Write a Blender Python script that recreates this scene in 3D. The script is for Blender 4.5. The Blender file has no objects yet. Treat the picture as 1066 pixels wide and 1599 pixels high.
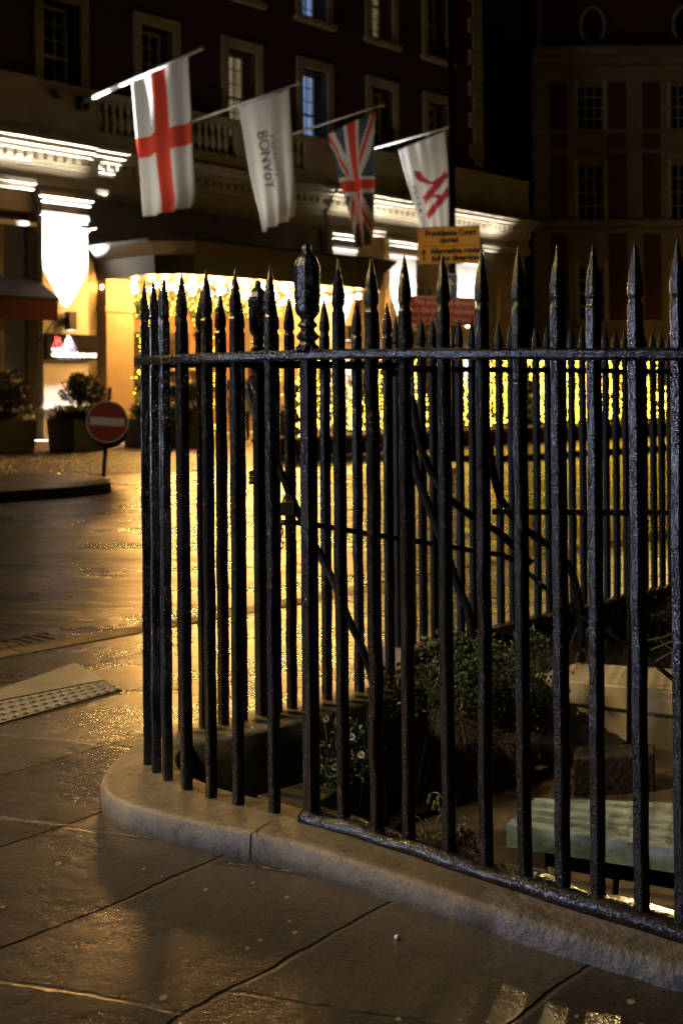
import bpy, bmesh, math, random
from mathutils import Vector, Matrix, noise
from mathutils.geometry import tessellate_polygon
random.seed(7)
PI = math.pi
SC = bpy.context.scene
COL = SC.collection

# ------------------------------------------------------------------ camera, sky, lights, exposure
F = 2000.0; CX = 533.0; CY = 610.0; ROLL = 0.0084; CAMZ = 1.2
cam_d = bpy.data.cameras.new("camera"); cam = bpy.data.objects.new("camera", cam_d); COL.objects.link(cam)
cam.matrix_world = Matrix.Translation((0, 0, CAMZ)) @ Matrix.Rotation(math.radians(90), 4, 'X') @ Matrix.Rotation(-ROLL, 4, 'Z')
cam_d.sensor_fit = 'HORIZONTAL'; cam_d.sensor_width = 36.0; cam_d.lens = F / 1066.0 * 36.0
cam_d.shift_y = -(799.5 - CY) / 1066.0
cam_d.clip_start = 0.05; cam_d.clip_end = 600
cam_d.dof.use_dof = True; cam_d.dof.focus_distance = 3.15; cam_d.dof.aperture_fstop = 8.0
SC.camera = cam

world = bpy.data.worlds.new("World"); SC.world = world; world.use_nodes = True
wn = world.node_tree.nodes; wl = world.node_tree.links
sky = wn.new("ShaderNodeTexSky"); sky.sky_type = 'NISHITA'; sky.sun_disc = False
sky.sun_elevation = math.radians(-4.0); sky.sun_rotation = math.radians(200)
bgn = wn["Background"]; wl.new(sky.outputs[0], bgn.inputs[0]); bgn.inputs[1].default_value = 0.05

def lamp(name, kind, loc, power, color, **kw):
    d = bpy.data.lights.new(name, kind); d.energy = power; d.color = color
    tgt = kw.pop('target', None)
    for k, v in kw.items(): setattr(d, k, v)
    o = bpy.data.objects.new(name, d); COL.objects.link(o); o.location = loc
    if tgt is not None:
        o.rotation_euler = (Vector(tgt) - Vector(loc)).to_track_quat('-Z', 'Y').to_euler()
    return o
# faint moonlight, same direction as the sky's sun azimuth
moon = bpy.data.lights.new("moon", 'SUN'); moon.energy = 0.004; moon.angle = math.radians(3); moon.color = (0.7, 0.8, 1.0)
mo = bpy.data.objects.new("moon", moon); COL.objects.link(mo); mo.rotation_euler = (math.radians(50), 0, math.radians(-25))
# street lamps of the square, outside the frame: warm, cool and far; the others are added fill
lamp("street_light_warm", 'SPOT', (-8.2, 8.1, 5.6), 3700, (1.0, 0.60, 0.19), shadow_soft_size=0.06, spot_size=math.radians(30), spot_blend=0.9, target=(-.3, 3.75, 0.0))
lamp("fill_light_square", 'POINT', (-5.0, 6.5, 6.5), 170, (1.0, 0.78, 0.48), shadow_soft_size=0.1)  # added fill: weak point lamp that lifts signs and ground faintly
lamp("street_light_cool", 'SPOT', (-8.0, 1.2, 2.0), 1250, (0.62, 0.70, 1.0), shadow_soft_size=0.12, spot_size=math.radians(46), spot_blend=0.6, target=(0.1, 3.2, 0.6))
lamp("street_light_far", 'SPOT', (4.6, 15.5, 4.0), 2000, (1.0, 0.66, 0.25), shadow_soft_size=0.06, spot_size=math.radians(30), spot_blend=0.5, target=(0.6, 3.2, 0.2))

lamp('fill_light_signs', 'SPOT', (5.5, 7.0, 6.5), 1500, (1.0, 0.72, 0.34), shadow_soft_size=0.15, spot_size=math.radians(9), spot_blend=0.7, target=(1.6, 20, 3.0))  # added fill: narrow spot aimed at the signs on the lamp column
lamp('fill_light_basement', 'SPOT', (-6.0, 1.0, 7.2), 3400, (1.0, 0.80, 0.50), shadow_soft_size=0.75, spot_size=math.radians(19), spot_blend=0.7, target=(1.25, 4.9, -.2))  # added fill: unseen spot over the railing to brighten parapet and slab
lamp('fill_light_no_entry', 'SPOT', (-6.0, 4.0, 6.0), 420, (1.0, 0.80, 0.52), shadow_soft_size=0.1, spot_size=math.radians(7), spot_blend=0.7, target=(-3.2, 17.5, .85))  # added fill: tight spot put in for the no entry sign alone
SC.view_settings.view_transform = 'Standard'; SC.view_settings.look = 'None'
SC.view_settings.exposure = 0.0; SC.view_settings.gamma = 1.0
SC.cycles.use_light_tree = True
SC.cycles.sample_clamp_indirect = 1.5
SC.cycles.use_adaptive_sampling = False
SC.cycles.filter_width = 1.4
SC.cycles.denoising_prefilter = 'NONE'
SC.cycles.max_bounces = 6

# ------------------------------------------------------------------ helpers
def unroll(x, y):
    dx = x - CX; dy = y - CY
    return dx - ROLL * dy, dy + ROLL * dx
def px(x, y, D):
    a, b = unroll(x, y)
    return Vector((a / F * D, D, CAMZ - b / F * D))
def gp(x, y, z=0.0):
    a, b = unroll(x, y)
    D = (CAMZ - z) * F / b
    return Vector((a / F * D, D, z))
T0 = (-7.7, 29.0); U = (0.66, 0.751); N = (0.751, -0.66)
def H(t, s, z):
    return Vector((T0[0] + U[0] * t + N[0] * s, T0[1] + U[1] * t + N[1] * s, z))
def on_t(x, y, t):
    """point where the view ray through a pixel meets the vertical plane t = const"""
    a, b = unroll(x, y); k = a / F
    # T0x+Ux t+Nx s = k (T0y+Uy t+Ny s)
    s = (k * (T0[1] + U[1] * t) - (T0[0] + U[0] * t)) / (N[0] - k * N[1])
    D = T0[1] + U[1] * t + N[1] * s
    return H(t, s, CAMZ - b / F * D)
def smooth(pts, n=12):
    out = []; P = [Vector(p) for p in pts]
    for i in range(len(P) - 1):
        p0 = P[i - 1] if i else P[0] * 2 - P[1]; p1 = P[i]; p2 = P[i + 1]
        p3 = P[i + 2] if i + 2 < len(P) else P[-1] * 2 - P[-2]
        for k in range(n):
            u = k / n
            out.append(0.5 * ((2 * p1) + (-p0 + p2) * u + (2 * p0 - 5 * p1 + 4 * p2 - p3) * u * u + (-p0 + 3 * p1 - 3 * p2 + p3) * u ** 3))
    out.append(P[-1]); return out

class MB:
    def __init__(s): s.v = []; s.f = []; s.m = []
    def add(s, vs, fs, mi=0):
        b = len(s.v); s.v += [Vector(v) for v in vs]; s.f += [tuple(b + i for i in f) for f in fs]; s.m += [mi] * len(fs); return s
    def hexa(s, c, mi=0):   # 8 corners: bottom 4, top 4
        return s.add(c, [(0, 3, 2, 1), (4, 5, 6, 7), (0, 1, 5, 4), (1, 2, 6, 5), (2, 3, 7, 6), (3, 0, 4, 7)], mi)
    def box(s, x0, x1, y0, y1, z0, z1, mi=0):
        return s.hexa([(x0, y0, z0), (x1, y0, z0), (x1, y1, z0), (x0, y1, z0), (x0, y0, z1), (x1, y0, z1), (x1, y1, z1), (x0, y1, z1)], mi)
    def hbox(s, t0, t1, s0, s1, z0, z1, mi=0):
        return s.hexa([H(t0, s1, z0), H(t1, s1, z0), H(t1, s0, z0), H(t0, s0, z0), H(t0, s1, z1), H(t1, s1, z1), H(t1, s0, z1), H(t0, s0, z1)], mi)
    def tube(s, pts, r, n=8, mi=0, cap=True, flat=None):
        pts = [Vector(p) for p in pts]; rings = []
        up = Vector((0, 0, 1))
        for i, p in enumerate(pts):
            d = (pts[min(i + 1, len(pts) - 1)] - pts[max(i - 1, 0)]).normalized()
            a = d.cross(up)
            if a.length < 1e-3: a = d.cross(Vector((0, 1, 0)))
            a.normalize(); b = a.cross(d).normalized()
            rr = r[i] if isinstance(r, (list, tuple)) else r
            w, h = (rr, rr) if flat is None else (rr, rr * flat)
            rings.append([p + a * math.cos(2 * PI * k / n + PI / n) * w + b * math.sin(2 * PI * k / n + PI / n) * h for k in range(n)])
        vs = [v for g in rings for v in g]; fs = []
        for i in range(len(rings) - 1):
            for k in range(n):
                fs.append((i * n + k, i * n + (k + 1) % n, (i + 1) * n + (k + 1) % n, (i + 1) * n + k))
        if cap: fs.append(tuple(reversed(range(n)))); fs.append(tuple(range((len(rings) - 1) * n, len(rings) * n)))
        return s.add(vs, fs, mi)
    def lathe(s, c, prof, n=12, mi=0, rot=0.0):
        c = Vector(c); vs = []; fs = []
        for (r, z) in prof:
            for k in range(n):
                a = 2 * PI * k / n + rot; vs.append(c + Vector((r * math.cos(a), r * math.sin(a), z)))
        for i in range(len(prof) - 1):
            for k in range(n): fs.append((i * n + k, i * n + (k + 1) % n, (i + 1) * n + (k + 1) % n, (i + 1) * n + k))
        fs.append(tuple(reversed(range(n)))); fs.append(tuple(range((len(prof) - 1) * n, len(prof) * n)))
        return s.add(vs, fs, mi)
    def ball(s, c, r, mi=0, n=6, m=4, sz=1.0):
        c = Vector(c); vs = [c + Vector((0, 0, -r * sz))]; fs = []
        for j in range(1, m):
            a = -PI / 2 + PI * j / m
            for k in range(n): vs.append(c + Vector((r * math.cos(a) * math.cos(2 * PI * k / n), r * math.cos(a) * math.sin(2 * PI * k / n), r * sz * math.sin(a))))
        vs.append(c + Vector((0, 0, r * sz))); L = len(vs) - 1
        for k in range(n):
            fs.append((0, 1 + (k + 1) % n, 1 + k)); fs.append((L, L - n + k, L - n + (k + 1) % n))
        for j in range(m - 2):
            for k in range(n):
                a = 1 + j * n + k; b = 1 + j * n + (k + 1) % n; fs.append((a, b, b + n, a + n))
        return s.add(vs, fs, mi)
    def poly(s, pts, z0, z1, mi=0):   # extruded polygon
        n = len(pts); tri = tessellate_polygon([[Vector((p[0], p[1], 0)) for p in pts]])
        vs = [(p[0], p[1], z0) for p in pts] + [(p[0], p[1], z1) for p in pts]
        fs = [tuple(reversed(t)) for t in tri] + [tuple(i + n for i in t) for t in tri]
        fs += [(i, (i + 1) % n, (i + 1) % n + n, i + n) for i in range(n)]
        return s.add(vs, fs, mi)
    def build(s, name, mats, parent=None, shade=False, origin=None, bevel=0.0, recalc=True):
        me = bpy.data.meshes.new(name)
        org = Vector((0, 0, 0))
        if parent is not None:
            q = parent
            while q is not None: org += q.location; q = q.parent
        elif origin is not None: org = Vector(origin)
        loc = Vector((0, 0, 0)) if parent is not None else org
        me.from_pydata([tuple(v - org) for v in s.v], [], s.f)
        if not isinstance(mats, (list, tuple)): mats = [mats]
        for m in mats: me.materials.append(m)
        if len(mats) > 1:
            me.polygons.foreach_set("material_index", s.m)
        me.validate()
        if recalc and len(s.f) < 60000:
            bm = bmesh.new(); bm.from_mesh(me); bmesh.ops.recalc_face_normals(bm, faces=bm.faces); bm.to_mesh(me); bm.free()
        if shade: me.polygons.foreach_set("use_smooth", [True] * len(me.polygons))
        me.update()
        o = bpy.data.objects.new(name, me); COL.objects.link(o); o.location = loc
        if parent is not None: o.parent = parent
        if bevel > 0:
            md = o.modifiers.new("edge", 'BEVEL'); md.width = bevel; md.segments = 2; md.limit_method = 'ANGLE'
        return o
def thing(name, label, cat, loc, group=None):
    o = bpy.data.objects.new(name, None); COL.objects.link(o); o.location = Vector(loc); o.empty_display_size = 0.2
    return tag(o, label, cat, group)
def tag(o, label, cat, group=None, kind=None):
    o["label"] = label; o["category"] = cat
    if group: o["group"] = group
    if kind: o["kind"] = kind
    return o
def structure(o, label=None):
    o["kind"] = "structure"
    if label: o["label"] = label
    return o
def copy_tree(o, parent=None):
    c = o.copy(); COL.objects.link(c)
    if parent is not None: c.parent = parent
    for ch in list(o.children): copy_tree(ch, c)
    return c

# ------------------------------------------------------------------ materials
def mat(name, base, rough=0.6, metal=0.0, spec=0.5, var=0.0, vscale=3.0, base2=None, rvar=0.0, rscale=2.0, bump=0.0, bscale=50.0, bdist=0.002, emit=None, estr=0.0, coat=0.0, extra=None):
    m = bpy.data.materials.new(name); m.use_nodes = True; nt = m.node_tree; n = nt.nodes; l = nt.links
    b = n["Principled BSDF"]; b.inputs["Base Color"].default_value = (*base, 1); b.inputs["Roughness"].default_value = rough
    b.inputs["Metallic"].default_value = metal; b.inputs["Specular IOR Level"].default_value = spec; b.inputs["Coat Weight"].default_value = coat
    tc = n.new("ShaderNodeTexCoord"); geo = n.new("ShaderNodeNewGeometry")
    def nz(scale, detail=5, ro=0.6):
        t = n.new("ShaderNodeTexNoise"); t.inputs["Scale"].default_value = scale; t.inputs["Detail"].default_value = detail; t.inputs["Roughness"].default_value = ro
        l.new(geo.outputs["Position"], t.inputs["Vector"]); return t
    if base2 is not None or var > 0:
        c2 = base2 if base2 is not None else tuple(c * (1 - var) for c in base)
        t = nz(vscale, 7, 0.65); r = n.new("ShaderNodeValToRGB"); r.color_ramp.elements[0].position = 0.35; r.color_ramp.elements[1].position = 0.65
        r.color_ramp.elements[0].color = (*c2, 1); r.color_ramp.elements[1].color = (*base, 1)
        l.new(t.outputs["Fac"], r.inputs["Fac"]); l.new(r.outputs["Color"], b.inputs["Base Color"])
    if rvar > 0:
        t = nz(rscale, 6, 0.7); mr = n.new("ShaderNodeMapRange"); mr.inputs["From Min"].default_value = 0.3; mr.inputs["From Max"].default_value = 0.7
        mr.inputs["To Min"].default_value = max(0.03, rough - rvar); mr.inputs["To Max"].default_value = min(1, rough + rvar)
        l.new(t.outputs["Fac"], mr.inputs["Value"]); l.new(mr.outputs["Result"], b.inputs["Roughness"])
    if bump > 0:
        t = nz(bscale, 5, 0.6); bp = n.new("ShaderNodeBump"); bp.inputs["Strength"].default_value = bump; bp.inputs["Distance"].default_value = bdist
        l.new(t.outputs["Fac"], bp.inputs["Height"]); l.new(bp.outputs["Normal"], b.inputs["Normal"])
    if emit is not None:
        b.inputs["Emission Color"].default_value = (*emit, 1); b.inputs["Emission Strength"].default_value = estr
    if extra: extra(nt, b, geo)
    return m

def math_node(nt, op, a, b=None, c=None):
    m = nt.nodes.new("ShaderNodeMath"); m.operation = op
    for i, v in enumerate((a, b, c)):
        if v is None: continue
        if isinstance(v, (int, float)): m.inputs[i].default_value = v
        else: nt.links.new(v, m.inputs[i])
    return m.outputs[0]
def iron_extra(scale_drop=260.0):
    def f(nt, b, geo):
        n = nt.nodes; l = nt.links
        lump = n.new("ShaderNodeTexNoise"); lump.inputs["Scale"].default_value = 75; lump.inputs["Detail"].default_value = 6; lump.inputs["Roughness"].default_value = 0.62
        l.new(geo.outputs["Position"], lump.inputs["Vector"])
        vo = n.new("ShaderNodeTexVoronoi"); vo.inputs["Scale"].default_value = scale_drop * .75; vo.feature = 'F1'
        l.new(geo.outputs["Position"], vo.inputs["Vector"])
        dr = n.new("ShaderNodeMapRange"); dr.inputs["From Min"].default_value = 0.0; dr.inputs["From Max"].default_value = 0.42
        dr.inputs["To Min"].default_value = 1.0; dr.inputs["To Max"].default_value = 0.0; dr.interpolation_type = 'SMOOTHSTEP'
        l.new(vo.outputs["Distance"], dr.inputs["Value"])
        msk = n.new("ShaderNodeTexNoise"); msk.inputs["Scale"].default_value = 22; msk.inputs["Detail"].default_value = 3
        l.new(geo.outputs["Position"], msk.inputs["Vector"])
        mm = n.new("ShaderNodeMapRange"); mm.inputs["From Min"].default_value = 0.36; mm.inputs["From Max"].default_value = 0.52
        l.new(msk.outputs["Fac"], mm.inputs["Value"])
        mu = n.new("ShaderNodeMath"); mu.operation = 'MULTIPLY'; l.new(dr.outputs["Result"], mu.inputs[0]); l.new(mm.outputs["Result"], mu.inputs[1])
        b1 = n.new("ShaderNodeBump"); b1.inputs["Strength"].default_value = 0.8; b1.inputs["Distance"].default_value = 0.0028
        l.new(lump.outputs["Fac"], b1.inputs["Height"])
        b2 = n.new("ShaderNodeBump"); b2.inputs["Strength"].default_value = 1.0; b2.inputs["Distance"].default_value = 0.003
        l.new(mu.outputs[0], b2.inputs["Height"]); l.new(b1.outputs["Normal"], b2.inputs["Normal"])
        l.new(b2.outputs["Normal"], b.inputs["Normal"])
        rr = n.new("ShaderNodeMapRange"); rr.inputs["From Min"].default_value = 0; rr.inputs["From Max"].default_value = 0.8
        rr.inputs["To Min"].default_value = 0.17; rr.inputs["To Max"].default_value = 0.10
        l.new(mu.outputs[0], rr.inputs["Value"]); l.new(rr.outputs["Result"], b.inputs["Roughness"])
    return f
M = {}
M['iron_rail'] = mat('wet_rail_iron', (0.003, 0.003, 0.0035), 0.3, spec=0.28, extra=iron_extra())
M['iron'] = mat('wet_black_iron', (0.004, 0.004, 0.0045), 0.3, spec=0.55, extra=iron_extra())
M['iron_far'] = mat('black_iron_plain', (0.005, 0.005, 0.005), 0.45, spec=.22, bump=0.4, bscale=60)
M['black'] = mat('black_paint', (0.010, 0.010, 0.011), 0.4)
def coping_extra(nt, b, geo):
    n = nt.nodes; l = nt.links
    def nz(sc, d, ro): t = n.new("ShaderNodeTexNoise"); t.inputs["Scale"].default_value = sc; t.inputs["Detail"].default_value = d; t.inputs["Roughness"].default_value = ro; l.new(geo.outputs["Position"], t.inputs["Vector"]); return t.outputs["Fac"]
    def ramp(f, a, b_, ca, cb):
        r_ = n.new("ShaderNodeValToRGB"); e = r_.color_ramp.elements; e[0].position = a; e[1].position = b_; e[0].color = (*ca, 1); e[1].color = (*cb, 1); l.new(f, r_.inputs["Fac"]); return r_.outputs["Color"]
    base = ramp(nz(6, 8, .7), .32, .68, (.11, .095, .065), (.26, .225, .155))
    grain = ramp(nz(420, 4, .8), .40, .62, (.45, .45, .45), (1.25, 1.25, 1.25)); blot = ramp(nz(22, 6, .75), .30, .46, (.35, .34, .33), (1, 1, 1))
    sp = n.new("ShaderNodeSeparateXYZ"); l.new(geo.outputs["Position"], sp.inputs[0])
    hz = math_node(nt, 'ADD', sp.outputs[2], math_node(nt, 'MULTIPLY', math_node(nt, 'SUBTRACT', nz(30, 5, .7), .5), .05)); dirt = ramp(hz, .045, .085, (.30, .30, .26), (1, 1, 1))
    def mul(a, b_): m = n.new("ShaderNodeMix"); m.data_type = 'RGBA'; m.blend_type = 'MULTIPLY'; m.inputs[0].default_value = 1; l.new(a, m.inputs[6]); l.new(b_, m.inputs[7]); return m.outputs[2]
    l.new(mul(mul(mul(base, grain), blot), dirt), b.inputs["Base Color"])
    b1 = n.new("ShaderNodeBump"); b1.inputs["Strength"].default_value = .5; b1.inputs["Distance"].default_value = .002; l.new(nz(420, 4, .8), b1.inputs["Height"])
    b2 = n.new("ShaderNodeBump"); b2.inputs["Strength"].default_value = .6; b2.inputs["Distance"].default_value = .008; l.new(nz(22, 6, .75), b2.inputs["Height"]); l.new(b1.outputs["Normal"], b2.inputs["Normal"])
    l.new(b2.outputs["Normal"], b.inputs["Normal"])
M['kerb'] = mat('coping_stone', (0.27, 0.235, 0.165), 0.5, rvar=0.14, rscale=9, extra=coping_extra)
M['kerb_old'] = mat('weathered_stone', (0.17, 0.165, 0.15), 0.6, base2=(0.07, 0.07, 0.065), vscale=9, bump=0.7, bscale=35, bdist=0.012)
M['kerbdark'] = mat('granite_kerb', (0.05, 0.045, 0.04), 0.5, var=0.4, vscale=8, bump=0.3, bscale=60)
M['stone'] = mat('portland_stone', (0.36, 0.30, 0.20), 0.7, base2=(0.25, 0.205, 0.135), vscale=1.2, bump=0.2, bscale=25, bdist=0.01)
M['stone_white'] = mat('pale_limestone', (0.55, 0.51, 0.42), 0.65, base2=(0.46, 0.42, 0.34), vscale=1.6, bump=0.15, bscale=25, bdist=0.008)
M['brick'] = mat('dark_red_brick', (0.055, 0.020, 0.013), 0.8, base2=(0.03, 0.013, 0.009), vscale=9)
M['frame'] = mat('window_frame_paint', (0.42, 0.40, 0.35), 0.5)
M['glass_dark'] = mat('dark_window_glass', (0.012, 0.013, 0.015), 0.06, spec=0.6)
def room_extra(s_):
    def f(nt, b, geo):
        mp = nt.nodes.new("ShaderNodeMapping"); mp.inputs["Scale"].default_value = (5, 5, .35); nt.links.new(geo.outputs["Position"], mp.inputs["Vector"])
        t = nt.nodes.new("ShaderNodeTexNoise"); t.inputs["Scale"].default_value = 1.6; t.inputs["Detail"].default_value = 3; nt.links.new(mp.outputs["Vector"], t.inputs["Vector"])
        mr = nt.nodes.new("ShaderNodeMapRange"); mr.inputs["From Min"].default_value = .35; mr.inputs["From Max"].default_value = .65; mr.inputs["To Min"].default_value = s_ * .35; mr.inputs["To Max"].default_value = s_ * 1.25
        nt.links.new(t.outputs["Fac"], mr.inputs["Value"]); nt.links.new(mr.outputs["Result"], b.inputs["Emission Strength"])
    return f
M['glass_blue'] = mat('lit_pane_blue', (0.05, 0.05, 0.06), 0.2, emit=(0.35, 0.55, 1.0), estr=0.42, extra=room_extra(.45))
M['glass_warm'] = mat('lit_pane_warm', (0.05, 0.05, 0.04), 0.2, emit=(1.0, 0.78, 0.42), estr=0.16, extra=room_extra(.17))
M['canopy'] = mat('dark_canopy_metal', (0.008, 0.007, 0.006), 0.4)
M['canopy_lip'] = mat('grey_canopy_lip', (0.018, 0.018, 0.018), 0.35)
M['bulb'] = mat('lit_bulb', (1, 0.8, 0.5), 0.3, emit=(1.0, 0.49, 0.12), estr=520)
M['fairy'] = mat('fairy_light', (1, 0.9, 0.5), 0.3, emit=(1.0, 0.62, 0.06), estr=19)
M['fairy_warm'] = mat('fairy_light_warm', (1, 0.9, 0.5), 0.3, emit=(1.0, 0.62, 0.03), estr=14)
M['leaf'] = mat('leaf', (0.028, 0.052, 0.012), 0.45, base2=(0.012, 0.027, 0.007), vscale=18)
M['leaf_bright'] = mat('leaf_yellow_green', (0.055, 0.08, 0.015), 0.45, base2=(0.02, 0.037, 0.008), vscale=25)
M['leaf_dark'] = mat('leaf_dark', (0.022, 0.04, 0.014), 0.5)
M['dry'] = mat('dry_flower', (0.42, 0.38, 0.24), 0.7, base2=(0.2, 0.17, 0.09), vscale=40)
M['petal'] = mat('white_petal', (0.75, 0.72, 0.62), 0.6)
M['stem'] = mat('stem', (0.10, 0.08, 0.04), 0.7)
M['soil'] = mat('soil', (0.045, 0.033, 0.022), 0.75, base2=(0.02, 0.015, 0.01), vscale=6, bump=0.8, bscale=40, bdist=0.02)
M['white_cloth'] = mat('white_cloth', (0.66, 0.64, 0.60), 0.85, bump=0.1, bscale=8, bdist=0.02)
M['red_cloth'] = mat('red_cloth', (0.66, 0.05, 0.018), 0.8)
M['navy_cloth'] = mat('navy_cloth', (0.05, 0.065, 0.10), 0.8)
M['maroon'] = mat('crimson_cloth', (0.36, 0.02, 0.03), 0.8)
M['black_ink'] = mat('black_ink', (0.02, 0.02, 0.02), 0.7)
M['pole_white'] = mat('white_pole', (0.62, 0.62, 0.62), 0.35)
M['yellow_sign'] = mat('yellow_sign', (0.85, 0.38, 0.0), 0.45)
M['red_sign'] = mat('red_sign', (0.55, 0.035, 0.025), 0.4)
M['noentry_red'] = mat('no_entry_red', (0.40, 0.018, 0.012), 0.4)
M['white_sign'] = mat('white_sign', (0.80, 0.78, 0.72), 0.45)
M['blue_sign'] = mat('blue_sign', (0.02, 0.08, 0.55), 0.4)
M['grey_metal'] = mat('grey_metal', (0.10, 0.10, 0.10), 0.4, metal=0.6)
M['white_plastic'] = mat('white_plastic', (0.75, 0.75, 0.72), 0.4)
M['awning'] = mat('dark_red_awning', (0.032, 0.003, 0.003), 0.85, spec=.1)
M['planter'] = mat('dark_planter', (0.03, 0.034, 0.034), 0.45)
M['letter_lit'] = mat('lit_lettering', (1, 1, 1), 0.4, emit=(0.92, 0.95, 1.0), estr=2.2)
M['logo_lit'] = mat('lit_red_emblem', (1, 0.1, 0.1), 0.4, emit=(1.0, 0.12, 0.12), estr=1.6)
M['yellow_line'] = mat('yellow_road_paint', (0.55, 0.36, 0.05), 0.35, base2=(0.25, 0.17, 0.04), vscale=14)
M['skin'] = mat('skin', (0.50, 0.27, 0.17), 0.5)
M['coat_dark'] = mat('dark_coat', (0.02, 0.02, 0.024), 0.8)
M['coat_pale'] = mat('pale_coat', (0.40, 0.34, 0.28), 0.8)
M['hair'] = mat('brown_hair', (0.10, 0.045, 0.02), 0.6)
M['bag'] = mat('cream_bag', (0.55, 0.50, 0.38), 0.6)
M['green_stone'] = mat('pale_green_stone', (0.34, 0.43, 0.40), 0.4, base2=(0.10, 0.14, 0.125), vscale=11, rvar=0.15, bump=0.4, bscale=45, bdist=0.006)
M['brown_stone'] = mat('brown_stone', (0.20, 0.15, 0.10), 0.5, base2=(0.10, 0.075, 0.05), vscale=7, bump=0.6, bscale=40, bdist=0.01)
M['lobby'] = mat('lobby_wall', (0.30, 0.17, 0.07), 0.6, base2=(0.2, .10, .04), vscale=1.5)
M['pier'] = mat('warm_stone_pier', (0.30, 0.22, 0.12), 0.6, base2=(0.24, .17, .09), vscale=1.5)
M['door_dark'] = mat('dark_door', (0.03, 0.018, 0.01), 0.3)
M['gum'] = mat('trodden_gum', (0.24, 0.20, 0.13), 0.7)
M['panel_black'] = mat('matt_black_panel', (0.006, 0.004, 0.005), 0.8, spec=0.1)
M['pebble'] = mat('white_pebble', (0.8, 0.8, 0.78), 0.5)

def asphalt_extra(nt, b, geo):
    n = nt.nodes; l = nt.links
    mp = n.new("ShaderNodeMapping"); mp.inputs["Rotation"].default_value = (0, 0, math.radians(20)); mp.inputs["Scale"].default_value = (0.5, 1.0, 1)
    l.new(geo.outputs["Position"], mp.inputs["Vector"])
    w = n.new("ShaderNodeTexNoise"); w.inputs["Scale"].default_value = 1.7; w.inputs["Detail"].default_value = 7; w.inputs["Roughness"].default_value = 0.62
    l.new(mp.outputs["Vector"], w.inputs["Vector"])
    g = n.new("ShaderNodeTexNoise"); g.inputs["Scale"].default_value = 95; g.inputs["Detail"].default_value = 3
    l.new(geo.outputs["Position"], g.inputs["Vector"])
    r = n.new("ShaderNodeMapRange"); r.inputs["From Min"].default_value = 0.32; r.inputs["From Max"].default_value = 0.66; r.inputs["To Min"].default_value = 0.19; r.inputs["To Max"].default_value = 0.38
    l.new(w.outputs["Fac"], r.inputs["Value"]); l.new(r.outputs["Result"], b.inputs["Roughness"])
    b1 = n.new("ShaderNodeBump"); b1.inputs["Strength"].default_value = 0.07; b1.inputs["Distance"].default_value = 0.0024; l.new(g.outputs["Fac"], b1.inputs["Height"])
    b2 = n.new("ShaderNodeBump"); b2.inputs["Strength"].default_value = 0.8; b2.inputs["Distance"].default_value = 0.085; l.new(w.outputs["Fac"], b2.inputs["Height"]); l.new(b1.outputs["Normal"], b2.inputs["Normal"])
    l.new(b2.outputs["Normal"], b.inputs["Normal"])
M['asphalt'] = mat('wet_asphalt', (0.030, 0.028, 0.025), 0.3, base2=(0.014, 0.0135, 0.012), vscale=2.2, extra=asphalt_extra)
M['paving_far'] = mat('far_wet_paving', (0.16, 0.14, 0.11), 0.35, base2=(0.10, 0.09, 0.07), vscale=1.5, rvar=0.12, bump=0.3, bscale=14, bdist=0.01)

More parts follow.
